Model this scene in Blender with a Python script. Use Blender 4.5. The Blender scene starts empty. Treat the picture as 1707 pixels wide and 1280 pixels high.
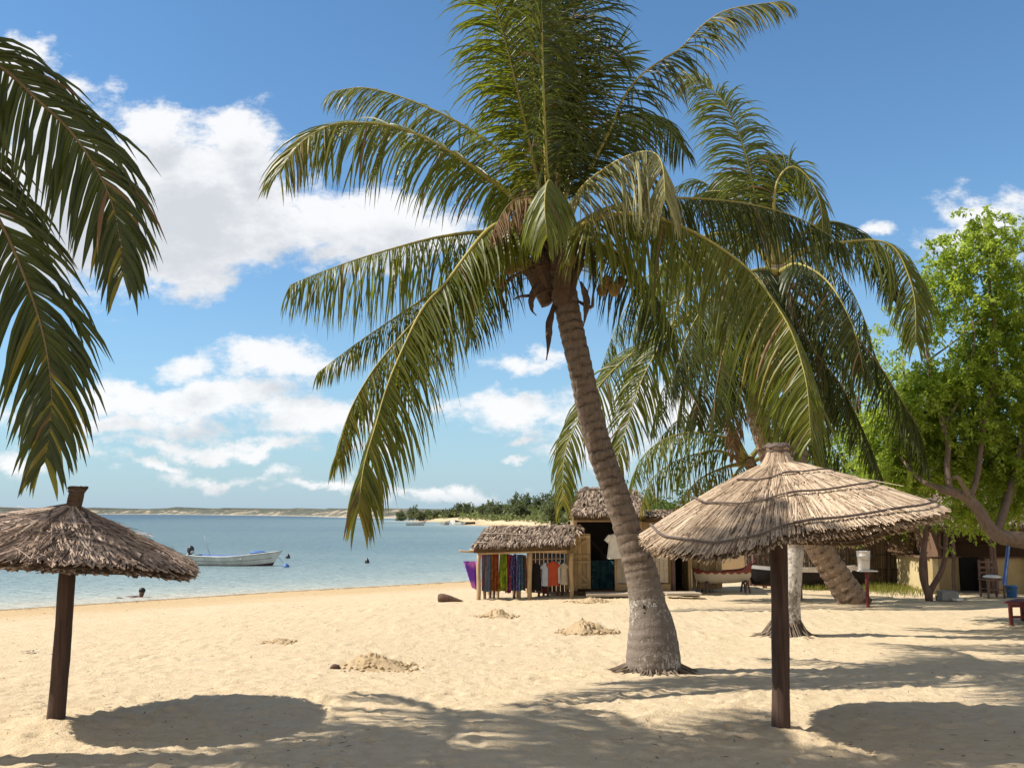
import bpy, math, random
import numpy as np
from mathutils import Vector, Matrix

# ------------------------------------------------------------------ camera, light, exposure
SC = bpy.context.scene
CAM_H = 2.0
F_PX = 1600.0
PITCH = math.atan(213.0 / F_PX)
SUN_ELEV = math.radians(47)
SUN_AZ = math.radians(-94)            # compass bearing of the sun seen from +Y towards +X

cam_d = bpy.data.cameras.new("camera")
cam = bpy.data.objects.new("camera", cam_d)
SC.collection.objects.link(cam)
cam.location = (0, 0, CAM_H)
cam.rotation_euler = (math.pi / 2 + PITCH, 0, 0)
cam_d.sensor_width = 36
cam_d.lens = 36 * F_PX / 1707
cam_d.clip_start = 0.1
cam_d.clip_end = 6000
SC.camera = cam

SC.view_settings.view_transform = 'Standard'
SC.view_settings.look = 'None'
SC.view_settings.exposure = 0.64
SC.view_settings.gamma = 1
SC.render.engine = 'CYCLES'
SC.cycles.max_bounces = 6
SC.cycles.diffuse_bounces = 3
SC.cycles.glossy_bounces = 2
SC.cycles.transmission_bounces = 3
SC.cycles.transparent_max_bounces = 4
SC.cycles.sample_clamp_indirect = 6
SC.cycles.use_denoising = True

sun_d = bpy.data.lights.new("sun", 'SUN')
sun_d.energy = 4.9
sun_d.angle = math.radians(0.55)
sun_d.color = (1.0, 0.94, 0.84)
sun = bpy.data.objects.new("sun", sun_d)
SC.collection.objects.link(sun)
SUN_DIR = Vector((math.sin(SUN_AZ) * math.cos(SUN_ELEV), math.cos(SUN_AZ) * math.cos(SUN_ELEV), math.sin(SUN_ELEV)))
sun.rotation_euler = SUN_DIR.to_track_quat('Z', 'Y').to_euler()


def ray(px, py):
    """direction of a photograph pixel, scaled so that its Y is 1"""
    u = (px - 853.5) / F_PX
    v = (640.0 - py) / F_PX
    c, s = math.cos(PITCH), math.sin(PITCH)
    d = Vector((u, c - s * v, s + c * v))
    return d / d.y


def W(px, py, d):
    r = ray(px, py)
    return Vector((r.x * d, d, CAM_H + r.z * d))


# ------------------------------------------------------------------ world: nishita sky with clouds
world = bpy.data.worlds.new("World")
SC.world = world
world.use_nodes = True
wt = world.node_tree
wt.nodes.clear()


class NT:
    """small helper to write node trees"""
    def __init__(self, tree):
        self.t = tree

    def n(self, kind, **kw):
        nd = self.t.nodes.new(kind)
        for k, v in kw.items():
            setattr(nd, k, v)
        return nd

    def set(self, sock, val):
        if hasattr(val, 'links') or isinstance(val, bpy.types.NodeSocket):
            self.t.links.new(val, sock)
        elif val is not None:
            sock.default_value = val

    def math(self, op, a, b=None, c=None, clamp=False):
        nd = self.n('ShaderNodeMath', operation=op)
        nd.use_clamp = clamp
        self.set(nd.inputs[0], a)
        if b is not None:
            self.set(nd.inputs[1], b)
        if c is not None:
            self.set(nd.inputs[2], c)
        return nd.outputs[0]

    def noise(self, vec, scale, detail=4, rough=0.5, dist=0.0, dim='3D'):
        nd = self.n('ShaderNodeTexNoise', noise_dimensions=dim)
        if vec is not None:
            self.set(nd.inputs['Vector'], vec)
        nd.inputs['Scale'].default_value = scale
        nd.inputs['Detail'].default_value = detail
        nd.inputs['Roughness'].default_value = rough
        nd.inputs['Distortion'].default_value = dist
        return nd.outputs[0]

    def ramp(self, fac, stops, interp='LINEAR'):
        nd = self.n('ShaderNodeValToRGB')
        nd.color_ramp.interpolation = interp
        el = nd.color_ramp.elements
        while len(el) < len(stops):
            el.new(0.5)
        for e, (p, c) in zip(el, stops):
            e.position = p
            e.color = (c[0], c[1], c[2], 1) if not isinstance(c, (int, float)) else (c, c, c, 1)
        self.set(nd.inputs[0], fac)
        return nd.outputs[0]

    def mix(self, fac, a, b, blend='MIX'):
        nd = self.n('ShaderNodeMix', data_type='RGBA', blend_type=blend)
        self.set(nd.inputs[0], fac)
        for s, v in ((nd.inputs[6], a), (nd.inputs[7], b)):
            if isinstance(v, tuple):
                v = (v[0], v[1], v[2], 1)
            self.set(s, v)
        return nd.outputs[2]

    def maprange(self, v, a, b, c=0.0, d=1.0, smooth=False):
        nd = self.n('ShaderNodeMapRange')
        if smooth:
            nd.interpolation_type = 'SMOOTHSTEP'
        self.set(nd.inputs[0], v)
        for i, x in enumerate((a, b, c, d)):
            nd.inputs[1 + i].default_value = x
        return nd.outputs[0]


# cloud density as a node group of the direction (u = x/y, v = z/y), so it can be sampled twice
CLOUDS = [  # photo centre x, y, half width, half height
    (300, 330, 205, 145, 1.15), (390, 250, 75, 85, 0.9), (250, 215, 70, 60, 0.9), (110, 330, 200, 160, 1.2), (480, 360, 150, 75, 1.0),
    (640, 375, 185, 72, 0.95), (300, 440, 140, 42, 0.8), (20, 110, 85, 60, 0.9), (80, 180, 110, 70, 0.85), (90, 240, 90, 80, 0.9), (590, 420, 150, 34, 0.7),
    (30, 400, 160, 90, 1.05), (330, 605, 85, 32, 0.66), (470, 610, 120, 36, 0.8), (300, 664, 240, 36, 0.84), (520, 690, 170, 34, 0.72),
    (200, 700, 190, 30, 0.74), (330, 735, 220, 18, 0.62), (860, 690, 130, 34, 0.72), (870, 600, 70, 24, 0.7),
    (450, 738, 60, 18, 0.66), (1650, 380, 110, 60, 0.72), (1590, 400, 90, 40, 0.5), (1070, 690, 150, 46, 0.7), (1460, 385, 30, 16, 0.5), (250, 770, 60, 10, 0.5),
    (860, 760, 50, 9, 0.5), (640, 735, 70, 14, 0.5), (740, 822, 140, 14, 0.52), (870, 735, 40, 10, 0.55), (550, 810, 80, 10, 0.45),
    (400, 790, 160, 14, 0.42), (60, 760, 120, 20, 0.45), (1000, 740, 160, 40, 0.55),
]
g = bpy.data.node_groups.new('cloud_density', 'ShaderNodeTree')
g.interface.new_socket('Vector', in_out='INPUT', socket_type='NodeSocketVector')
g.interface.new_socket('Density', in_out='OUTPUT', socket_type='NodeSocketFloat')
G_ = NT(g)
gin, gout = g.nodes.new('NodeGroupInput'), g.nodes.new('NodeGroupOutput')
# wobble the coordinates so that the masks get cauliflower edges
wob = G_.n('ShaderNodeTexNoise')
g.links.new(gin.outputs[0], wob.inputs['Vector'])
wob.inputs['Scale'].default_value = 9
wob.inputs['Detail'].default_value = 6
wob.inputs['Roughness'].default_value = 0.6
sub = G_.n('ShaderNodeVectorMath', operation='SUBTRACT')
g.links.new(wob.outputs['Color'], sub.inputs[0])
sub.inputs[1].default_value = (0.5, 0.5, 0.5)
sc_ = G_.n('ShaderNodeVectorMath', operation='MULTIPLY')
g.links.new(sub.outputs[0], sc_.inputs[0])
sc_.inputs[1].default_value = (0.13, 0.09, 0)
add = G_.n('ShaderNodeVectorMath', operation='ADD')
g.links.new(gin.outputs[0], add.inputs[0])
g.links.new(sc_.outputs[0], add.inputs[1])
dens = None
for (px, py, hw, hh, amp) in CLOUDS:
    r = ray(px, py)
    v = G_.n('ShaderNodeVectorMath', operation='SUBTRACT')
    g.links.new(add.outputs[0], v.inputs[0])
    v.inputs[1].default_value = (r.x, r.z, 0)
    v2 = G_.n('ShaderNodeVectorMath', operation='MULTIPLY')
    g.links.new(v.outputs[0], v2.inputs[0])
    v2.inputs[1].default_value = (F_PX / hw, F_PX / hh, 0)
    ln = G_.n('ShaderNodeVectorMath', operation='LENGTH')
    g.links.new(v2.outputs[0], ln.inputs[0])
    m = G_.math('MULTIPLY', G_.math('SUBTRACT', 1.25, ln.outputs[1]), amp)
    dens = m if dens is None else G_.math('SMOOTH_MAX', dens, m, 0.12)
vs_ = G_.n('ShaderNodeVectorMath', operation='MULTIPLY')
g.links.new(gin.outputs[0], vs_.inputs[0])
vs_.inputs[1].default_value = (1, 1.7, 1)
n1 = G_.noise(vs_.outputs[0], 20, 9, 0.66)
n2 = G_.noise(gin.outputs[0], 7, 3, 0.5)
dens = G_.math('ADD', dens, G_.math('MULTIPLY', G_.math('SUBTRACT', n1, 0.5), 1.75))
dens = G_.math('ADD', dens, G_.math('MULTIPLY', G_.math('SUBTRACT', n2, 0.5), 0.5))
g.links.new(dens, gout.inputs[0])

X = NT(wt)
tc = X.n('ShaderNodeTexCoord')
sep = X.n('ShaderNodeSeparateXYZ')
wt.links.new(tc.outputs['Generated'], sep.inputs[0])
ya = X.math('MAXIMUM', X.math('ABSOLUTE', sep.outputs[1]), 0.05)
uu = X.math('DIVIDE', sep.outputs[0], ya)
vv = X.math('DIVIDE', sep.outputs[2], ya)
cmb = X.n('ShaderNodeCombineXYZ')
wt.links.new(uu, cmb.inputs[0])
wt.links.new(vv, cmb.inputs[1])
grp1 = X.n('ShaderNodeGroup')
grp1.node_tree = g
wt.links.new(cmb.outputs[0], grp1.inputs[0])
off = X.n('ShaderNodeVectorMath', operation='ADD')
wt.links.new(cmb.outputs[0], off.inputs[0])
off.inputs[1].default_value = (-0.012, 0.035, 0)
grp2 = X.n('ShaderNodeGroup')
grp2.node_tree = g
wt.links.new(off.outputs[0], grp2.inputs[0])
cov = X.maprange(grp1.outputs[0], 0.06, 0.62, 0, 1, True)
front = X.maprange(sep.outputs[1], 0.02, 0.15)
above = X.maprange(sep.outputs[2], 0.0, 0.02)
cov = X.math('MULTIPLY', X.math('MULTIPLY', cov, front), above)
cov = X.math('MULTIPLY', cov, 0.94)
# thick air towards the sun-side above a point makes its underside grey
shade = X.maprange(grp2.outputs[0], 0.15, 1.25, 0, 1, True)
ccol = X.mix(shade, (8.6, 8.6, 8.65), (6.0, 6.2, 6.5))
sky = X.n('ShaderNodeTexSky', sky_type='NISHITA')
sky.sun_disc = False
sky.sun_elevation = SUN_ELEV
sky.sun_rotation = SUN_AZ
sky.air_density = 1.0
sky.dust_density = 0.3
sky.ozone_density = 1.2
tint = X.mix(1.0, sky.outputs[0], (0.78, 1.16, 1.38), 'MULTIPLY')
# pale air low over the sea
low = X.math('POWER', 2.718, X.math('MULTIPLY', X.math('MAXIMUM', sep.outputs[2], 0.0), -7.5))
tint = X.mix(X.math('MULTIPLY', low, 0.93), tint, (3.75, 4.95, 5.95))
# unseen broken cloud added behind the camera to brighten and neutralise the fill light
nb = X.noise(tc.outputs['Generated'], 2.6, 6, 0.6)
back = X.math('MULTIPLY', X.maprange(nb, 0.40, 0.56, 0, 0.95, True), X.maprange(sep.outputs[1], 0.10, -0.25))
tint = X.mix(X.math('MULTIPLY', back, above), tint, (7.2, 6.5, 5.7))
col = X.mix(cov, tint, ccol)
bg = X.n('ShaderNodeBackground')
bg.inputs['Strength'].default_value = 0.075
wt.links.new(col, bg.inputs['Color'])
wo = X.n('ShaderNodeOutputWorld')
wt.links.new(bg.outputs[0], wo.inputs[0])

# ------------------------------------------------------------------ small tools
RNG = random.Random(11)
NPR = np.random.RandomState(7)
ORIGIN = {}


def tag(o, label=None, cat=None, group=None, kind=None):
    if label: o['label'] = label
    if cat: o['category'] = cat
    if group: o['group'] = group
    if kind: o['kind'] = kind
    return o


def thing(name, loc, label, cat, group=None):
    o = bpy.data.objects.new(name, None)
    SC.collection.objects.link(o)
    o.location = loc
    o.empty_display_size = 0.2
    ORIGIN[o.name] = Vector(loc)
    return tag(o, label, cat, group)


class MB:
    def __init__(self):
        self.v, self.f, self.m, self.a = [], [], [], []
        self.mi = 0
        self.al = 0.0

    def vert(self, p, al=None):
        self.v.append((p[0], p[1], p[2]))
        self.a.append(self.al if al is None else al)
        return len(self.v) - 1

    def face(self, *ids):
        self.f.append(ids)
        self.m.append(self.mi)

    def quad(self, a, b, c, d):
        self.face(*[self.vert(p) for p in (a, b, c, d)])

    def box(self, c, size, rz=0.0, axes=None, jit=0.0):
        c = Vector(c)
        if axes is None:
            ax = (Vector((math.cos(rz), math.sin(rz), 0)), Vector((-math.sin(rz), math.cos(rz), 0)), Vector((0, 0, 1)))
        else:
            ax = [Vector(a).normalized() for a in axes]
        ids = []
        for k in range(8):
            s = ((k & 1) * 2 - 1, ((k >> 1) & 1) * 2 - 1, ((k >> 2) & 1) * 2 - 1)
            p = c.copy()
            for i in range(3):
                p += ax[i] * (s[i] * size[i] * 0.5 + RNG.uniform(-jit, jit))
            ids.append(self.vert(p))
        for q in ((0, 2, 3, 1), (4, 5, 7, 6), (0, 1, 5, 4), (2, 6, 7, 3), (1, 3, 7, 5), (0, 4, 6, 2)):
            self.face(*[ids[i] for i in q])

    def bar(self, a, b, w, h=None, up=(0, 0, 1)):
        a, b = Vector(a), Vector(b)
        t = (b - a)
        s = t.cross(Vector(up))
        if s.length < 1e-6:
            s = t.cross(Vector((1, 0, 0)))
        s.normalize()
        n = s.cross(t).normalized()
        self.box((a + b) / 2, (t.length, w, h or w), axes=(t, s, n))

    def tube(self, path, radii, n=8, cap=True, alongs=None, wob=0.0):
        path = [Vector(p) for p in path]
        rings = []
        prev = None
        for i, p in enumerate(path):
            t = (path[min(i + 1, len(path) - 1)] - path[max(i - 1, 0)]).normalized()
            ref = prev if prev is not None else (Vector((0, 1, 0)) if abs(t.y) < 0.9 else Vector((1, 0, 0)))
            s = (ref - t * ref.dot(t)).normalized()
            prev = s
            q = t.cross(s)
            r = radii[i] if hasattr(radii, '__len__') else radii
            ring = []
            for k in range(n):
                a = 2 * math.pi * k / n
                rr = r * (1 + (RNG.uniform(-wob, wob) if wob else 0))
                ring.append(self.vert(p + (s * math.cos(a) + q * math.sin(a)) * rr, alongs[i] if alongs else None))
            rings.append(ring)
        for i in range(len(rings) - 1):
            for k in range(n):
                self.face(rings[i][k], rings[i][(k + 1) % n], rings[i + 1][(k + 1) % n], rings[i + 1][k])
        if cap:
            self.face(*reversed(rings[0]))
            self.face(*rings[-1])

    def lathe(self, c, prof, n=20, axis=(0, 0, 1)):
        c = Vector(c)
        z = Vector(axis).normalized()
        x = z.orthogonal().normalized()
        y = z.cross(x)
        rings = [[self.vert(c + z * h + (x * math.cos(2 * math.pi * k / n) + y * math.sin(2 * math.pi * k / n)) * r) for k in range(n)] for r, h in prof]
        for i in range(len(rings) - 1):
            for k in range(n):
                self.face(rings[i][k], rings[i][(k + 1) % n], rings[i + 1][(k + 1) % n], rings[i + 1][k])
        self.face(*reversed(rings[0]))
        self.face(*rings[-1])

    def blob(self, c, r, seed=0, nu=10, nv=7, amp=0.2, dirz=1.0):
        rr = random.Random(seed)
        c = Vector(c)
        top = self.vert(c + Vector((0, 0, r[2])))
        rings = []
        for j in range(1, nv):
            th = math.pi * j / nv
            rings.append([self.vert(c + Vector((r[0] * math.sin(th) * math.cos(2 * math.pi * k / nu), r[1] * math.sin(th) * math.sin(2 * math.pi * k / nu), r[2] * math.cos(th))) * (1 + rr.uniform(-amp, amp))) for k in range(nu)])
        bot = self.vert(c - Vector((0, 0, r[2])))
        for k in range(nu):
            self.face(top, rings[0][k], rings[0][(k + 1) % nu])
            self.face(bot, rings[-1][(k + 1) % nu], rings[-1][k])
        for j in range(len(rings) - 1):
            for k in range(nu):
                self.face(rings[j][k], rings[j + 1][k], rings[j + 1][(k + 1) % nu], rings[j][(k + 1) % nu])

    def build(self, name, mats, parent=None, smooth=False, origin=None):
        if not isinstance(mats, (list, tuple)):
            mats = [mats]
        v = np.array(self.v, dtype=np.float64)
        if parent is not None:
            o0 = ORIGIN[parent.name]
        elif origin is not None:
            o0 = Vector(origin)
        else:
            o0 = Vector(((v[:, 0].min() + v[:, 0].max()) / 2, (v[:, 1].min() + v[:, 1].max()) / 2, v[:, 2].min()))
        v = v - np.array(o0)
        me = bpy.data.meshes.new(name)
        me.from_pydata(v.tolist(), [], self.f)
        for m in mats:
            me.materials.append(m)
        if len(mats) > 1:
            me.polygons.foreach_set('material_index', self.m)
        if any(self.a):
            at = me.attributes.new('along', 'FLOAT', 'POINT')
            at.data.foreach_set('value', self.a)
        if smooth:
            me.polygons.foreach_set('use_smooth', [True] * len(self.f))
        me.update()
        ob = bpy.data.objects.new(name, me)
        SC.collection.objects.link(ob)
        if parent is not None:
            ob.parent = parent
        else:
            ob.location = o0
        ORIGIN[ob.name] = o0
        return ob


def catmull(pts, n):
    pts = [Vector(p) for p in pts]
    P = [pts[0] * 2 - pts[1]] + pts + [pts[-1] * 2 - pts[-2]]
    fine = []
    for i in range(1, len(P) - 2):
        for k in range(12):
            t = k / 12
            a, b, c, d = P[i - 1], P[i], P[i + 1], P[i + 2]
            fine.append(0.5 * ((2 * b) + (c - a) * t + (2 * a - 5 * b + 4 * c - d) * t * t + (3 * b - a - 3 * c + d) * t ** 3))
    fine.append(pts[-1])
    L = [0.0]
    for i in range(1, len(fine)):
        L.append(L[-1] + (fine[i] - fine[i - 1]).length)
    out = []
    j = 0
    for k in range(n):
        s = L[-1] * k / (n - 1)
        while j < len(L) - 2 and L[j + 1] < s:
            j += 1
        f = (s - L[j]) / max(L[j + 1] - L[j], 1e-9)
        out.append(fine[j].lerp(fine[j + 1], min(max(f, 0), 1)))
    return out, L[-1]


def lerpn(x, xs, ys):
    return float(np.interp(x, xs, ys))


# ------------------------------------------------------------------ materials
def new_mat(name):
    m = bpy.data.materials.new(name)
    m.use_nodes = True
    m.node_tree.nodes.clear()
    return m, NT(m.node_tree)


def finish(m, x, color, rough=0.8, spec=0.3, bump=None, bump_str=0.3, bump_dist=0.02, metallic=0.0, transl=None, transl_fac=0.3):
    p = x.n('ShaderNodeBsdfPrincipled')
    if isinstance(color, tuple):
        color = (color[0], color[1], color[2], 1)
    x.set(p.inputs['Base Color'], color)
    x.set(p.inputs['Roughness'], rough)
    x.set(p.inputs['Specular IOR Level'], spec)
    p.inputs['Metallic'].default_value = metallic
    if bump is not None:
        b = x.n('ShaderNodeBump')
        b.inputs['Strength'].default_value = bump_str
        b.inputs['Distance'].default_value = bump_dist
        x.set(b.inputs['Height'], bump)
        x.t.links.new(b.outputs[0], p.inputs['Normal'])
    out = x.n('ShaderNodeOutputMaterial')
    if transl is not None:
        tr = x.n('ShaderNodeBsdfTranslucent')
        x.set(tr.inputs[0], transl if not isinstance(transl, tuple) else (*transl, 1))
        mx = x.n('ShaderNodeMixShader')
        mx.inputs[0].default_value = transl_fac
        x.t.links.new(p.outputs[0], mx.inputs[1])
        x.t.links.new(tr.outputs[0], mx.inputs[2])
        x.t.links.new(mx.outputs[0], out.inputs[0])
    else:
        x.t.links.new(p.outputs[0], out.inputs[0])
    return m


def obj_coord(x):
    return x.n('ShaderNodeTexCoord').outputs['Object']


def island(x):
    return x.n('ShaderNodeNewGeometry').outputs['Random Per Island']


def stretched(x, vec, s):
    mp = x.n('ShaderNodeMapping')
    x.set(mp.inputs['Vector'], vec)
    mp.inputs['Scale'].default_value = s
    return mp.outputs[0]


def leaf_mat(name, c0, c1, c2, tcol, fac=0.35, rough=0.38, spec=0.5):
    m, x = new_mat(name)
    r = island(x)
    c = x.ramp(r, [(0.0, c0), (0.5, c1), (1.0, c2)])
    n = x.noise(obj_coord(x), 1.7, 2)
    c = x.mix(x.maprange(n, 0.3, 0.7), c, x.mix(0.35, c, c2))
    t = x.mix(r, tcol, tuple(k * 0.6 for k in tcol))
    return finish(m, x, c, rough, spec, transl=t, transl_fac=fac)


def wood_mat(name, ca, cb, scale=(3, 3, 30), rough=0.8, bumps=0.4, rnd=0.5, spec=0.25):
    m, x = new_mat(name)
    co = stretched(x, obj_coord(x), scale)
    n = x.noise(co, 3.0, 6, 0.65)
    n2 = x.noise(obj_coord(x), 2.5, 3)
    f = x.math('ADD', x.math('MULTIPLY', n, 1 - rnd * 0.4), x.math('MULTIPLY', island(x), rnd * 0.4))
    c = x.ramp(f, [(0.25, ca), (0.75, cb)])
    c = x.mix(x.maprange(n2, 0.45, 0.75, 0, 0.4), c, tuple(k * 0.55 for k in ca))
    return finish(m, x, c, rough, spec, bump=n, bump_str=bumps, bump_dist=0.01)


def straw_mat(name, stops, fac=0.22):
    m, x = new_mat(name)
    r = island(x)
    n = x.noise(stretched(x, obj_coord(x), (30, 30, 30)), 1.0, 4)
    f = x.math('ADD', x.math('MULTIPLY', r, 0.8), x.math('MULTIPLY', x.math('SUBTRACT', n, 0.4), 0.5))
    c = x.ramp(f, stops)
    return finish(m, x, c, 0.75, 0.25, transl=x.mix(0.5, c, (0.4, 0.28, 0.15)), transl_fac=fac)


def plain_mat(name, col, rough=0.6, spec=0.4, var=0.25, scale=6.0, bumps=0.15):
    m, x = new_mat(name)
    n = x.noise(obj_coord(x), scale, 5, 0.6)
    n2 = x.noise(obj_coord(x), scale * 7, 3, 0.6)
    c = x.mix(x.maprange(n, 0.3, 0.72), tuple(k * (1 - var) for k in col), col)
    c = x.mix(x.maprange(n2, 0.6, 0.8, 0, 0.35), c, tuple(k * 0.5 for k in col))
    return finish(m, x, c, rough, spec, bump=n2, bump_str=bumps, bump_dist=0.006)


M = {}
M['palm'] = leaf_mat('palm_leaf', (0.046, 0.062, 0.010), (0.086, 0.106, 0.016), (0.155, 0.165, 0.030), (0.32, 0.36, 0.025), 0.37, 0.42, 0.34)
M['palm_dark'] = leaf_mat('palm_leaf_shaded', (0.024, 0.035, 0.008), (0.042, 0.055, 0.011), (0.070, 0.082, 0.017), (0.18, 0.21, 0.02), 0.28, 0.42, 0.36)  # darker copy of the palm leaf; shade of backlit fronds put into the colour
M['palm_pale'] = leaf_mat('palm_leaf_pale', (0.16, 0.17, 0.06), (0.22, 0.22, 0.09), (0.30, 0.27, 0.13), (0.36, 0.34, 0.10), 0.30, 0.42, 0.4)
M['palm_yellow'] = leaf_mat('palm_leaf_yellow', (0.12, 0.13, 0.018), (0.17, 0.165, 0.022), (0.26, 0.19, 0.03), (0.40, 0.36, 0.03), 0.35, 0.45, 0.35)
M['palm_dead'] = leaf_mat('palm_leaf_dead', (0.10, 0.06, 0.03), (0.17, 0.10, 0.05), (0.25, 0.16, 0.08), (0.25, 0.15, 0.06), 0.2, 0.7, 0.2)
M['rachis'] = wood_mat('palm_midrib', (0.24, 0.21, 0.05), (0.40, 0.34, 0.10), rough=0.45, bumps=0.1)
M['rachis_dark'] = wood_mat('palm_midrib_brown', (0.14, 0.09, 0.04), (0.24, 0.17, 0.08), rough=0.6, bumps=0.1)
M['tree_leaf'] = leaf_mat('tree_leaf', (0.060, 0.10, 0.014), (0.15, 0.22, 0.026), (0.27, 0.32, 0.045), (0.54, 0.68, 0.08), 0.55, 0.5, 0.35)
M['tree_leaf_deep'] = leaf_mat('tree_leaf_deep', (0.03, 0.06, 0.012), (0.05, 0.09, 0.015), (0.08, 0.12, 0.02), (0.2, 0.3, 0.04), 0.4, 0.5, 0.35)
M['scrub'] = leaf_mat('scrub_leaf', (0.11, 0.135, 0.05), (0.16, 0.19, 0.075), (0.22, 0.24, 0.11), (0.26, 0.31, 0.09), 0.4, 0.6, 0.2)
M['casuarina'] = leaf_mat('casuarina_leaf', (0.065, 0.082, 0.04), (0.10, 0.12, 0.058), (0.14, 0.155, 0.08), (0.17, 0.2, 0.07), 0.4, 0.6, 0.2)
M['straw'] = straw_mat('straw', [(0.0, (0.10, 0.066, 0.045)), (0.22, (0.29, 0.205, 0.135)), (0.55, (0.52, 0.395, 0.275)), (1.0, (0.74, 0.61, 0.46))])
M['straw_grey'] = straw_mat('straw_grey', [(0.0, (0.05, 0.034, 0.026)), (0.32, (0.17, 0.12, 0.09)), (0.58, (0.42, 0.31, 0.235)), (1.0, (0.72, 0.57, 0.46))])
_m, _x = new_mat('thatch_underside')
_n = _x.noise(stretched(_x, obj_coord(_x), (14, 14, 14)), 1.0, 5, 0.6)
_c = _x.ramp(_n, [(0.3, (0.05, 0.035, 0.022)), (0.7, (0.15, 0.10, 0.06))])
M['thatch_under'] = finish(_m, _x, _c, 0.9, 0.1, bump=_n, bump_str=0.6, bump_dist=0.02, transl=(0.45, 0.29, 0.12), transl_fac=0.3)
M['roof_straw'] = straw_mat('roof_thatch', [(0.0, (0.07, 0.05, 0.04)), (0.35, (0.22, 0.16, 0.115)), (0.7, (0.38, 0.29, 0.22)), (1.0, (0.56, 0.46, 0.35))])
M['reed'] = straw_mat('reed', [(0.0, (0.13, 0.085, 0.06)), (0.5, (0.33, 0.23, 0.16)), (1.0, (0.56, 0.43, 0.31))], 0.2)
M['post_dark'] = wood_mat('stained_post', (0.026, 0.014, 0.010), (0.125, 0.075, 0.055), (9, 9, 0.55), 0.75, 0.9, 0.0)
M['hoop'] = wood_mat('hoop_stick', (0.07, 0.05, 0.045), (0.17, 0.13, 0.11), (10, 10, 10), 0.8, 0.4)
M['pole'] = wood_mat('pole_wood', (0.28, 0.19, 0.10), (0.50, 0.36, 0.21), (8, 8, 1.5), 0.8, 0.4)
M['plank'] = wood_mat('plank_wood', (0.24, 0.155, 0.075), (0.46, 0.33, 0.18), (12, 12, 1.2), 0.8, 0.4, 0.9)
M['plank_brown'] = wood_mat('plank_brown', (0.09, 0.05, 0.03), (0.20, 0.12, 0.075), (12, 12, 1.2), 0.8, 0.4, 0.9)
M['grey_plank'] = wood_mat('grey_plank', (0.30, 0.24, 0.18), (0.48, 0.40, 0.31), (2, 12, 12), 0.85, 0.4, 0.9)
M['bark'] = wood_mat('bark', (0.10, 0.07, 0.05), (0.22, 0.16, 0.12), (7, 7, 2), 0.9, 0.9, 0.2)
M['red_bark'] = wood_mat('red_bark', (0.09, 0.055, 0.045), (0.19, 0.12, 0.10), (7, 7, 2), 0.85, 0.6, 0.2)
M['roots'] = wood_mat('root_fibre', (0.07, 0.05, 0.038), (0.24, 0.185, 0.135), (5, 5, 5), 0.9, 0.6, 1.0)
M['hull_shade_black'] = plain_mat('hull_and_shade_black', (0.035, 0.030, 0.028), 0.9, 0.1)  # near-black for painted shade inside openings, also the dark boat hull
M['red_paint'] = plain_mat('red_paint', (0.17, 0.032, 0.03), 0.6, 0.3, 0.4)
M['white_paint'] = plain_mat('white_paint', (0.72, 0.68, 0.66), 0.5, 0.4, 0.15)
M['cream_wall'] = plain_mat('cream_plaster', (0.50, 0.40, 0.22), 0.85, 0.2, 0.18, 3, 0.2)
M['cream_wall_shaded'] = plain_mat('cream_plaster_shaded', (0.40, 0.30, 0.15), 0.85, 0.2, 0.18, 3, 0.2)  # darker copy of the cream plaster; shade on faces turned from the sun
M['boat_white'] = plain_mat('boat_white', (0.66, 0.65, 0.60), 0.45, 0.4, 0.32, 3)
M['boat_blue'] = plain_mat('boat_blue', (0.06, 0.16, 0.42), 0.5, 0.4)
M['boat_bottom'] = plain_mat('boat_bottom', (0.09, 0.05, 0.06), 0.6, 0.3)
M['black'] = plain_mat('black_plastic', (0.02, 0.02, 0.024), 0.4, 0.5)
M['grey'] = plain_mat('grey_metal', (0.30, 0.30, 0.31), 0.4, 0.5)
M['concrete'] = plain_mat('concrete', (0.30, 0.29, 0.28), 0.9, 0.2, 0.3, 9, 0.4)
M['bucket_blue'] = plain_mat('blue_plastic', (0.035, 0.13, 0.33), 0.4, 0.5, 0.1)
M['skin'] = plain_mat('skin', (0.10, 0.05, 0.035), 0.5, 0.4, 0.1)
M['hair'] = plain_mat('hair', (0.012, 0.010, 0.010), 0.6, 0.3)
M['coconut'] = plain_mat('coconut_husk', (0.26, 0.165, 0.05), 0.6, 0.3, 0.7, 9)
M['spathe'] = plain_mat('spathe', (0.13, 0.08, 0.05), 0.7, 0.3, 0.5, 8, 0.3)
M['fibre'] = wood_mat('leaf_base_fibre', (0.055, 0.035, 0.025), (0.17, 0.11, 0.07), (4, 4, 14), 0.9, 0.9, 0.5)
M['stone'] = plain_mat('driftwood', (0.16, 0.10, 0.07), 0.85, 0.2, 0.5, 9, 0.5)
M['debris'] = plain_mat('beach_litter', (0.12, 0.08, 0.05), 0.9, 0.1, 0.4, 5)
M['grass'] = leaf_mat('grass_blade', (0.10, 0.13, 0.02), (0.15, 0.17, 0.03), (0.25, 0.23, 0.06), (0.3, 0.33, 0.05), 0.35, 0.6, 0.2)


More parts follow.
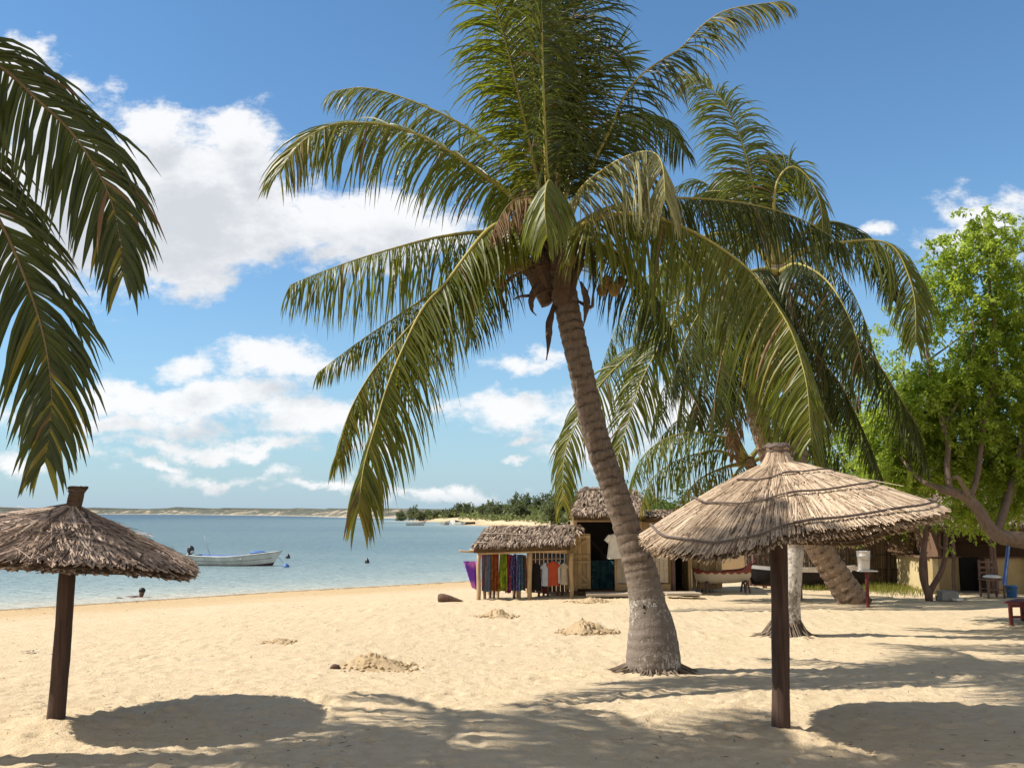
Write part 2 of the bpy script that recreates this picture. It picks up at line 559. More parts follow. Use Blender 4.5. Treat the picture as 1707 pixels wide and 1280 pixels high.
def sand_mat(name='sand', mound=False):
    m, x = new_mat(name)
    co = x.n('ShaderNodeNewGeometry').outputs['Position']
    n1 = x.noise(co, 0.35, 4, 0.55)
    n2 = x.noise(co, 6.0, 6, 0.65)
    n3 = x.noise(co, 55.0, 4, 0.7)
    n4 = x.noise(co, 420.0, 2, 0.6)
    dry = x.ramp(n2, [(0.25, (0.485, 0.372, 0.230)), (0.55, (0.570, 0.450, 0.295)), (0.8, (0.635, 0.515, 0.355))])
    c = x.mix(x.maprange(n1, 0.35, 0.7, 0, 0.35), dry, (0.54, 0.42, 0.26))
    c = x.mix(x.maprange(n4, 0.55, 0.75, 0, 0.25), c, (0.34, 0.24, 0.14))
    if mound:
        c = x.mix(0.6, c, (0.36, 0.25, 0.135))
    else:
        at = x.n('ShaderNodeAttribute', attribute_name='wet')
        wn = x.math('ADD', at.outputs['Fac'], x.math('MULTIPLY', x.math('SUBTRACT', n1, 0.5), 0.5))
        c = x.mix(x.maprange(wn, 0.25, 0.8, 0, 1), c, (0.48, 0.345, 0.190))
        c = x.mix(x.maprange(at.outputs['Fac'], 0.93, 1.0, 0, 1, True), c, (0.27, 0.185, 0.10))
        # dark bits of weed and husk
        sp = x.noise(co, 26.0, 3, 0.75)
        big = x.noise(co, 1.1, 3)
        msk = x.math('MULTIPLY', x.maprange(sp, 0.66, 0.73), x.maprange(big, 0.44, 0.62))
        c = x.mix(x.math('MULTIPLY', msk, 0.75), c, (0.13, 0.085, 0.05))
        gr = x.n('ShaderNodeAttribute', attribute_name='green')
        c = x.mix(gr.outputs['Fac'], c, x.ramp(n2, [(0.3, (0.05, 0.07, 0.025)), (0.7, (0.13, 0.13, 0.06))]))
    n5 = x.noise(co, 17.0, 4, 0.7)
    h = x.math('ADD', x.math('ADD', x.math('MULTIPLY', n2, 0.8), x.math('MULTIPLY', n5, 0.5)), x.math('ADD', x.math('MULTIPLY', n3, 0.30), x.math('MULTIPLY', n4, 0.05)))
    return finish(m, x, c, 0.95, 0.12, bump=h, bump_str=0.95, bump_dist=0.04)


M['sand'] = sand_mat()
M['sand_mound'] = sand_mat('mound_sand', True)


def trunk_mat(name, paint_h, paint_amt, tint=(1, 1, 1), scar_amt=0.85, gap=0.125, wander=1.9):
    """brown-grey palm bark with leaf scars; old white paint up to a height along the trunk"""
    m, x = new_mat(name)
    at = x.n('ShaderNodeAttribute', attribute_name='along').outputs['Fac']
    co = obj_coord(x)
    n = x.noise(stretched(x, co, (3, 3, 3)), 2.2, 6, 0.65)
    fine = x.noise(stretched(x, co, (22, 22, 5)), 1.5, 5, 0.7)
    ph = x.math('ADD', x.math('MULTIPLY', at, 1.0 / gap), x.math('MULTIPLY', n, wander))
    saw = x.math('FRACT', ph)
    base = x.ramp(fine, [(0.2, tuple(a * b for a, b in zip((0.095, 0.068, 0.050), tint))), (0.6, tuple(a * b for a, b in zip((0.20, 0.150, 0.112), tint))), (0.9, tuple(a * b for a, b in zip((0.33, 0.26, 0.20), tint)))])
    scar = x.ramp(saw, [(0.0, 0.9), (0.12, 1.0), (0.26, 0.45), (0.6, 0.0), (1.0, 0.25)])
    brk = x.maprange(x.noise(stretched(x, co, (6, 6, 14)), 1.0, 3), 0.35, 0.6)
    top = x.maprange(at, paint_h + 0.1, paint_h + 0.6)
    c = x.mix(x.math('MULTIPLY', x.math('MULTIPLY', scar, brk), x.maprange(top, 0, 1, 0.45, scar_amt)), base, (0.045, 0.03, 0.024))
    grey = x.mix(0.5, base, (0.20, 0.175, 0.15))
    c = x.mix(x.maprange(at, paint_h, paint_h + 0.5, 1, 0), c, grey)
    flake = x.noise(stretched(x, co, (20, 20, 13)), 1.3, 6, 0.75)
    big = x.noise(co, 2.2, 2)
    pm = x.math('MULTIPLY', x.maprange(x.math('ADD', flake, x.math('MULTIPLY', x.math('SUBTRACT', big, 0.5), 0.5)), 0.62 - paint_amt, 0.70 - paint_amt), x.maprange(at, paint_h, paint_h + 0.12, 1, 0))
    c = x.mix(x.math('MULTIPLY', pm, 0.7), c, (0.60, 0.555, 0.48))
    h = x.math('ADD', x.math('MULTIPLY', scar, -0.5), fine)
    return finish(m, x, c, 0.88, 0.2, bump=h, bump_str=0.8, bump_dist=0.02)


M['trunk_a'] = trunk_mat('palm_trunk_bark', 0.98, 0.075)
M['trunk_b'] = trunk_mat('palm_trunk_whitewash', 1.45, 0.20)
M['trunk_c'] = trunk_mat('palm_trunk_grey', -1.0, 0.0, (1.75, 1.66, 1.56), 0.9, 0.20, 1.2)


def cloth_mat(name, ca, cb, scale=9.0, thr=0.55, cc=None):
    m, x = new_mat(name)
    co = obj_coord(x)
    vo = x.n('ShaderNodeTexVoronoi')
    x.set(vo.inputs['Vector'], co)
    vo.inputs['Scale'].default_value = scale
    n = x.noise(co, scale * 0.9, 4, 0.6)
    f = x.math('ADD', x.math('MULTIPLY', vo.outputs['Distance'], 0.7), x.math('MULTIPLY', n, 0.5))
    c = x.mix(x.maprange(f, thr - 0.06, thr + 0.06), ca, cb)
    if cc:
        c = x.mix(x.maprange(x.noise(co, scale * 2.3, 3), 0.6, 0.66), c, cc)
    return finish(m, x, c, 0.85, 0.15, transl=c, transl_fac=0.2)


# ------------------------------------------------------------------ ground and water
SHORE = [(-300, -160), (-100, -47), (-40, 2.5), (-13.4, 25.2), (-7.2, 31.2), (-1.6, 35.7), (5, 42), (12, 54), (16, 75), (13, 110), (6, 145), (-5, 178), (-13.5, 196),
         (-6, 206), (-8, 225), (-22, 250), (-31, 268), (-22, 300), (60, 380), (300, 520), (900, 900)]
LAND = SHORE + [(2500, 900), (2500, -2000), (-300, -2000)]


def shore_sd(x, y):
    """signed distance to the waterline, positive on land"""
    d = np.full(x.shape, 1e9)
    for (ax, ay), (bx, by) in zip(SHORE[:-1], SHORE[1:]):
        ex, ey = bx - ax, by - ay
        t = np.clip(((x - ax) * ex + (y - ay) * ey) / (ex * ex + ey * ey), 0, 1)
        d = np.minimum(d, np.hypot(x - ax - t * ex, y - ay - t * ey))
    ins = np.zeros(x.shape, bool)
    P = LAND
    for i in range(len(P)):
        (ax, ay), (bx, by) = P[i], P[i - 1]
        c = ((ay > y) != (by > y))
        if ay != by:
            c &= x < (bx - ax) * (y - ay) / (by - ay) + ax
        ins ^= c
    return np.where(ins, d, -d)


def sstep(a, b, v):
    t = np.clip((v - a) / (b - a), 0, 1)
    return t * t * (3 - 2 * t)


def base_z(x, y, s):
    z = np.where(s > 0, -0.5 + 0.5 * sstep(-2, 12, s) - 0.5 * sstep(-2, 12, 0 * s), -0.5 + s * 0.06)
    z = np.maximum(z, -4.0)
    hill = np.clip((s - 5) * 0.10, 0, 2.6) * sstep(120, 190, y)
    return z + hill


_cache_noise = {}


def vnoise(x, y, seed):
    """smooth value noise on a lattice"""
    r = np.random.RandomState(seed).rand(256, 256)
    xi, yi = np.floor(x).astype(int), np.floor(y).astype(int)
    fx, fy = x - xi, y - yi
    fx, fy = fx * fx * (3 - 2 * fx), fy * fy * (3 - 2 * fy)
    a, b, c, d = r[xi % 256, yi % 256], r[(xi + 1) % 256, yi % 256], r[xi % 256, (yi + 1) % 256], r[(xi + 1) % 256, (yi + 1) % 256]
    return (a * (1 - fx) + b * fx) * (1 - fy) + (c * (1 - fx) + d * fx) * fy - 0.5


def ground_z(px, py):
    x, y = np.array([float(px)]), np.array([float(py)])
    return float(base_z(x, y, shore_sd(x, y))[0])


def G(px, py):
    """ground point under a photograph pixel"""
    d = 2.0 * F_PX / max(py - 853, 1)
    for _ in range(40):
        p = W(px, py, d)
        gz = ground_z(p.x, p.y)
        d = d * 0.5 + 0.5 * (gz - CAM_H) / ray(px, py).z
    return W(px, py, d)


def axis(lo, hi, a, b, step, ratio):
    v = list(np.arange(a, b, step))
    s = step
    w = v[-1]
    while w < hi:
        s *= ratio
        w += s
        v.append(w)
    s = step
    w = v[0]
    while w > lo:
        s *= ratio
        w -= s
        v.insert(0, w)
    return np.array(v)


def grid_mesh(name, xs, ys, Z, mat, attrs, kind):
    nx, ny = len(xs), len(ys)
    XX, YY = np.meshgrid(xs, ys)
    co = np.stack([XX.ravel(), YY.ravel(), Z.ravel()], 1)
    idx = np.arange(nx * ny).reshape(ny, nx)
    q = np.stack([idx[:-1, :-1].ravel(), idx[:-1, 1:].ravel(), idx[1:, 1:].ravel(), idx[1:, :-1].ravel()], 1)
    me = bpy.data.meshes.new(name)
    me.vertices.add(len(co))
    me.vertices.foreach_set('co', co.ravel())
    me.loops.add(q.size)
    me.loops.foreach_set('vertex_index', q.ravel().astype(np.int32))
    me.polygons.add(len(q))
    me.polygons.foreach_set('loop_start', np.arange(0, q.size, 4, dtype=np.int32))
    me.polygons.foreach_set('use_smooth', np.ones(len(q), bool))
    for k, v in attrs.items():
        a = me.attributes.new(k, 'FLOAT', 'POINT')
        a.data.foreach_set('value', v.ravel().astype(np.float32))
    me.materials.append(mat)
    me.update(calc_edges=True)
    o = bpy.data.objects.new(name, me)
    SC.collection.objects.link(o)
    o['kind'] = kind
    return o


xs = axis(-500, 900, -5.6, 6.4, 0.05, 1.032)
ys = axis(-60, 900, 6.8, 12.5, 0.042, 1.025)
XX, YY = np.meshgrid(xs, ys)
S = shore_sd(XX, YY)
Z = base_z(XX, YY, S)
amp = np.clip(sstep(1.5, 8, S), 0, 1)
near = 1 - sstep(18, 40, YY)
Z += amp * (0.07 * vnoise(XX * 0.35 + 40, YY * 0.45 + 40, 1) + 0.035 * vnoise(XX * 1.1 + 60, YY * 1.4 + 60, 2))
Z += amp * near * (0.014 * vnoise(XX * 2.8 + 90, YY * 3.4 + 90, 3) + 0.013 * vnoise(XX * 6 + 99, YY * 7 + 99, 4))
# trodden sand: overlapping footprints
ftr = np.random.RandomState(5)
for k in range(4200):
    fy = 6.2 + 17 * ftr.rand() ** 1.5
    fx = (ftr.rand() - 0.5) * (2.3 * fy * 0.56 + 2)
    ang = ftr.rand() * 6.28
    la, lb = ftr.uniform(0.07, 0.15), ftr.uniform(0.04, 0.07)
    i0, i1 = np.searchsorted(xs, [fx - 0.4, fx + 0.4])
    j0, j1 = np.searchsorted(ys, [fy - 0.4, fy + 0.4])
    if i1 <= i0 or j1 <= j0:
        continue
    dx, dy = XX[j0:j1, i0:i1] - fx, YY[j0:j1, i0:i1] - fy
    c, s = math.cos(ang), math.sin(ang)
    r2 = ((dx * c + dy * s) / la) ** 2 + ((-dx * s + dy * c) / lb) ** 2
    dep = ftr.uniform(0.006, 0.020)
    Z[j0:j1, i0:i1] += amp[j0:j1, i0:i1] * dep * (-np.exp(-r2) + 0.75 * np.exp(-((np.sqrt(r2) - 1.6) / 0.5) ** 2))
wet = 1 - sstep(0.2, 9.5, S + 0.8 * vnoise(XX * 0.3 + 7, YY * 0.3 + 7, 9))
wet = np.where(S < 0.55, 1.0, np.minimum(wet, 0.92))
for (qx, qy, hh_) in ((1301, 1222, 0.06), (92, 1203, 0.055), (1088, 1118, 0.05), (1312, 1062, 0.06)):
    q_ = G(qx, qy)
    Z += hh_ * np.exp(-((XX - q_.x) ** 2 + (YY - q_.y) ** 2) / 0.09) * (1 + 1.2 * vnoise(XX * 9 + 70, YY * 9 + 70, 12))
green = sstep(6, 16, S) * sstep(140, 175, YY)
grid_mesh('beach', xs, ys, Z, M['sand'], {'wet': wet, 'green': green}, 'structure')

# the sea: small waves as bump, colour by how deep the water is
mw, x = new_mat('sea_water')
pos = x.n('ShaderNodeNewGeometry').outputs['Position']
at = x.n('ShaderNodeAttribute', attribute_name='offshore').outputs['Fac']
w1 = x.noise(stretched(x, pos, (0.55, 1.3, 1)), 1.0, 5, 0.6)
w2 = x.noise(stretched(x, pos, (0.010, 0.05, 1)), 1.0, 4, 0.55)
w3 = x.noise(stretched(x, pos, (2.2, 4.0, 1)), 1.0, 3, 0.6)
f = x.math('ADD', at, x.math('MULTIPLY', x.math('SUBTRACT', w2, 0.5), 0.32))
c = x.ramp(f, [(0.0, (0.40, 0.38, 0.30)), (0.05, (0.31, 0.34, 0.30)), (0.20, (0.20, 0.26, 0.255)), (0.42, (0.118, 0.180, 0.195)), (0.62, (0.085, 0.145, 0.165)), (0.8, (0.05, 0.098, 0.135)), (1.0, (0.040, 0.083, 0.120))])
finish(mw, x, c, 0.42, 0.25, bump=x.math('ADD', w1, x.math('MULTIPLY', w3, 0.35)), bump_str=1.0, bump_dist=0.40)
xs2 = axis(-2500, 1500, -40, 20, 1.0, 1.06)
ys2 = axis(-60, 3500, 20, 60, 0.8, 1.05)
X2, Y2 = np.meshgrid(xs2, ys2)
S2 = -shore_sd(X2, Y2)
offs = np.interp(S2, [0, 1.5, 6, 18, 45, 90, 160, 300], [0, 0.05, 0.17, 0.36, 0.55, 0.68, 0.85, 1.0])
grid_mesh('sea', xs2, ys2, np.full(X2.shape, -0.5), mw, {'offshore': offs}, 'structure')

# the far shore: a low dune ridge seen across the bay
mf, x = new_mat('far_dunes')
pos = x.n('ShaderNodeNewGeometry').outputs['Position']
n1 = x.noise(stretched(x, pos, (0.10, 0.06, 0.35)), 1.0, 6, 0.7)
zz_ = x.n('ShaderNodeSeparateXYZ'); x.set(zz_.inputs[0], pos)
n2 = x.noise(stretched(x, pos, (0.012, 0.012, 0.03)), 1.0, 3, 0.5)
n3 = x.noise(stretched(x, pos, (0.3, 0.3, 0.6)), 1.0, 4, 0.6)
sandm = x.math('MULTIPLY', x.maprange(x.math('ADD', n1, x.math('MULTIPLY', n2, 0.5)), 0.76, 0.84), x.maprange(zz_.outputs[2], 4.2, 2.6))
bush = x.ramp(n3, [(0.3, (0.06, 0.068, 0.055)), (0.7, (0.125, 0.128, 0.10))])
c = x.mix(sandm, bush, (0.34, 0.28, 0.205))
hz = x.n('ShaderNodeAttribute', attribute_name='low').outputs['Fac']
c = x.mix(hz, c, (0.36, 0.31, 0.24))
finish(mf, x, c, 0.95, 0.1)
fs = [(-1500, 1500), (-900, 1250), (-420, 1000), (-230, 760), (-125, 560), (-80, 440), (-45, 372), (0, 370), (80, 420)]
pts, ln = catmull([(a, b, 0) for a, b in fs], 700)
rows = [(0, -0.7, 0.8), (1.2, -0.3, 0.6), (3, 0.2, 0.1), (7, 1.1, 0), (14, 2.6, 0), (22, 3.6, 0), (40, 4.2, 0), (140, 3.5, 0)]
V, LOW = [], []
for i, p in enumerate(pts):
    t = (pts[min(i + 1, len(pts) - 1)] - pts[max(i - 1, 0)]).normalized()
    nrm = Vector((-t.y, t.x, 0))
    k = np.interp(p.y, [370, 560, 1000, 1500], [0.55, 0.62, 1.0, 1.5])
    for (o_, h, lw) in rows:
        a = np.array([p.x * 0.03 + o_ * 0.02]); b = np.array([p.y * 0.03 + o_ * 0.05])
        hh = h * k * (1 + 1.0 * float(vnoise(a + 50, b + 50, 21)[0]) + 0.5 * float(vnoise(a * 4 + 50, b * 4 + 50, 22)[0])) if h > 0.5 else h
        if h > 2:
            hh += 0.9 * k * RNG.random() ** 3
        q = p + nrm * o_ * k
        V.append((q.x, q.y, hh)); LOW.append(lw)
nr = len(rows)
me = bpy.data.meshes.new('far_shore')
me.from_pydata(V, [], [(i * nr + j, (i + 1) * nr + j, (i + 1) * nr + j + 1, i * nr + j + 1) for i in range(len(pts) - 1) for j in range(nr - 1)])
a_ = me.attributes.new('low', 'FLOAT', 'POINT')
a_.data.foreach_set('value', LOW)
me.materials.append(mf)
o = bpy.data.objects.new('far_shore', me)
SC.collection.objects.link(o)
o['kind'] = 'structure'


# ------------------------------------------------------------------ palms
def trunk(parent, pts, radii, mat, name='trunk', ring=0.125, paint_h=0.9, n=36):
    cps, L = catmull(pts, int(40 + 110))
    mb = MB()
    N = len(cps)
    ratio = [i / (N - 1) for i in range(len(pts))]
    # radius by control points, along true arc length
    cum = [0]
    for i in range(1, len(pts)):
        cum.append(cum[-1] + (Vector(pts[i]) - Vector(pts[i - 1])).length)
    cum = [c / cum[-1] for c in cum]
    cps, L = catmull(pts, int(L / 0.024))
    N = len(cps)
    al, rd = [], []
    tilt = RNG.uniform(0, 6)
    for i in range(N):
        s = L * i / (N - 1)
        al.append(s)
        r = lerpn(i / (N - 1), cum, radii)
        k = ((s + 0.04 * math.sin(s * 5.1) + 0.025 * math.sin(s * 13.7)) / ring) % 1.0
        fade = min(max((s - paint_h * 0.75) / 0.6, 0.25), 1)
        r *= 1 + fade * 0.075 * (k - 0.5)
        rd.append(r)
    mb.al = 0.0
    rr = random.Random(3)
    start = len(mb.v)
    mb.tube(cps, rd, n, True, al)
    for i in range(N):
        for k in range(n):
            j = start + i * n + k
            c = cps[i]
            d = Vector(mb.v[j]) - c
            w = 1 + 0.05 * math.sin(3 * 6.283 * k / n + tilt + al[i] * 1.2) * 0.5 + 0.03 * float(vnoise(np.array([k * 0.5 + 9]), np.array([al[i] * 9 + 9.0]), 31)[0])
            mb.v[j] = tuple(c + d * w)
    return mb.build(name, [mat], parent, True)


def root_flare(parent, base, r, n=130, seed=0, spread=0.55, hgt=0.16):
    rr = random.Random(seed)
    mb = MB()
    for i in range(n):
        a = rr.uniform(0, 6.283)
        d = Vector((math.cos(a), math.sin(a), 0))
        L = spread * r * 2 * rr.uniform(0.15, 1.0) ** 1.6 + 0.04
        p0 = base + d * r * rr.uniform(0.82, 0.98) + Vector((0, 0, rr.uniform(0.02, hgt)))
        p1 = base + d * (r * 1.02 + L * 0.35) + Vector((0, 0, rr.uniform(0.015, 0.05)))
        p2 = base + d * (r + L) + Vector((rr.uniform(-.05, .05), rr.uniform(-.05, .05), -0.02))
        mb.tube([p0, p1, p2], [0.012, 0.011, 0.004], 4, False)
    return mb.build('root_fringe', M['roots'], parent)


def frond(parent, pts, L=0.9, droop=0.35, hint=None, width=0.029, spacing=0.024, mats=('palm', 'palm_yellow', 'rachis'), seed=0, t0=0.14, ytip=0.0, rad=0.028, swept=0.55, ragged=0.08, left=1.0, right=1.0, lift=None):
    if lift is None:
        lift = -1.0 if droop >= 0.7 else (-0.4 if droop >= 0.45 else 0.0)
        droop *= 0.6 if droop >= 0.7 else (0.8 if droop >= 0.45 else 1)
    rr = random.Random(seed * 7 + 3)
    N = 48
    cps, ln = catmull(pts, N)
    mb = MB()
    up0 = Vector((0, 0, 1))
    nl = max(int(ln * (1 - t0) / spacing), 8)
    gap_until = {-1: -1, 1: -1}
    cl = [rr.uniform(0, 6.28) for _ in range(4)]
    for side in (-1, 1):
        Ls = L * (left if side < 0 else right)
        if Ls <= 0:
            continue
        for k in range(nl):
            t = t0 + (1 - t0) * (k + rr.uniform(-0.25, 0.25)) / (nl - 1)
            t = min(max(t, 0), 0.999)
            if rr.random() < ragged * 0.25:
                gap_until[side] = k + rr.randint(1, 3)
            if k < gap_until[side]:
                continue
            fi = t * (N - 1)
            i = min(int(fi), N - 2)
            p = cps[i].lerp(cps[i + 1], fi - i)
            T = (cps[min(i + 2, N - 1)] - cps[max(i - 1, 0)]).normalized()
            h = Vector(hint) if hint is not None else up0
            Nn = h - T * h.dot(T)
            if Nn.length < 0.15:
                Nn = Vector((0, -1, 0)) - T * T.y * -1
            Nn.normalize()
            Sd = T.cross(Nn) * side
            u = (t - t0) / (1 - t0)
            prof = (0.55 + 0.45 * min(u / 0.25, 1)) * (1 - 0.62 * max((u - 0.55) / 0.45, 0) ** 1.3)
            ll = Ls * prof * rr.uniform(0.80, 1.08)
            if rr.random() < 0.05:
                ll *= rr.uniform(0.35, 0.7)
            sw = swept + 0.9 * u ** 3
            clump = 0.16 * math.sin(k * 0.55 + cl[0]) + 0.10 * math.sin(k * 1.7 + cl[1] + side)
            d = (Sd + T * (sw + clump + rr.uniform(-0.13, 0.13)) + Nn * (lift + 0.12 * math.sin(k * 0.8 + cl[2]) + rr.uniform(-0.16, 0.16))).normalized()
            bn = (Nn * 0.8 - Sd * 0.25 + Vector((rr.uniform(-.45, .45), rr.uniform(-.45, .45), rr.uniform(-.45, .45)))).normalized()
            mb.mi = 2 if rr.random() < 0.018 else 1 if (ytip and rr.random() < 0.55 * ytip * (u ** 4)) else 0
            segs = 5
            dr = droop * rr.uniform(0.8, 1.25)
            prev = None
            w0 = width * rr.uniform(0.8, 1.15)
            tw = rr.uniform(-0.2, 0.2)
            q = p.copy()
            wind = Vector((rr.uniform(-.05, .05), rr.uniform(-.05, .05), 0))
            for s_ in range(segs + 1):
                f_ = s_ / segs
                wd = d.cross(bn)
                if wd.length < 1e-4:
                    wd = Sd.cross(d)
                wd.normalize()
                ww = w0 * (0.55 + 0.9 * f_ if f_ < 0.4 else 0.91 * (1 - ((f_ - 0.4) / 0.6) ** 1.6)) * 0.5 + 0.0008
                nb = wd.cross(d).normalized()
                ids = (mb.vert(q - wd * ww), mb.vert(q + nb * ww * 0.55), mb.vert(q + wd * ww))
                if prev:
                    mb.face(prev[0], prev[1], ids[1], ids[0])
                    mb.face(prev[1], prev[2], ids[2], ids[1])
                prev = ids
                d = (d + Vector((0, 0, -1)) * (dr * (0.35 + 0.9 * f_)) + wind).normalized()
                q = q + d * (ll / segs)
    fr = mb.build('frond', [M[mats[0]], M[mats[1]], M['palm_dead']], parent)
    rb = MB()
    rads = [rad * (1.9 * (1 - i / (N - 1)) ** 6 + 0.12 + 0.88 * (1 - i / (N - 1))) for i in range(N)]
    rb.tube(cps, rads, 6, True)
    rb.build('midrib', M[mats[2]], fr, True)
    return fr


def PX(lst, d0, d1=None):
    """list of photograph points, depths interpolated from d0 to d1 unless given"""
    n = len(lst)
    out = []
    for i, q in enumerate(lst):
        d = q[2] if len(q) > 2 else (d0 + ((d1 if d1 is not None else d0) - d0) * i / (n - 1))
        out.append(W(q[0], q[1], d))
    return out


def wild_frond(parent, crown, az, elev, length, seed, sag=1.0, **kw):
    """a frond leaving the crown on a bearing and bending under its weight"""
    rr = random.Random(seed)
    d = Vector((math.sin(az) * math.cos(elev), math.cos(az) * math.cos(elev), math.sin(elev)))
    p = Vector(crown)
    pts = [p.copy()]
    for i in range(6):
        p = p + d * (length / 6)
        pts.append(p.copy())
        d = (d + Vector((0, 0, -1)) * 0.13 * sag * (1 + 0.25 * i)).normalized()
    return frond(parent, pts, seed=seed, **kw)


# ---- the big palm in the middle
D1 = 12.0
b1 = G(1088, 1118)
D1 = b1.y
palm_a = thing('palm_tree', b1, 'tall coconut palm with swollen foot and coconuts, leaning left in the middle of the beach', 'palm tree', 'coconut palms on the beach')
tp = [(1089, 1130), (1087.5, 1095), (1086, 1050), (1080, 1010), (1068, 950), (1050, 895), (1036, 850), (1023, 810), (1004, 760), (984, 690), (969, 620), (957, 570), (944, 510), (932, 455), (922, 395)]
tr = [44, 44, 38.5, 30, 26, 22.5, 21.5, 21.5, 21.5, 21, 20.5, 20.5, 21.5, 26, 20]
trunk(palm_a, PX(tp, D1), [r * D1 / F_PX for r in tr], M['trunk_a'], paint_h=1.0)
root_flare(palm_a, b1, 0.33, 150, 1, 0.40, 0.12)
# carved bark: two dark notches and pale scratches like a short line of letters
def scratch(strokes, mat, name, parent, w, proud):
    for st in strokes:
        mb = MB()
        for a, b in zip(st[:-1], st[1:]):
            mb.bar(W(a[0], a[1], proud), W(b[0], b[1], proud), w, 0.012, up=(0, 1, 0))
        mb.build(name, mat, parent)
dface = D1 - 0.228
scratch([[(1074, 1008.5), (1074, 1014)], [(1075, 1020), (1075, 1022.5)]], M['hair'], 'notch', palm_a, 0.026, dface)
scratch([[(1080, 1008), (1081.5, 1015), (1085, 1015), (1086, 1008)], [(1089, 1015), (1090, 1005), (1093, 1007)], [(1087.5, 1010), (1095, 1010)], [(1084, 1024), (1087, 1022), (1089, 1026), (1086, 1029)], [(1085, 1034), (1091, 1035)]], M['white_paint'], 'carved_mark', palm_a, 0.0085, dface + 0.004)

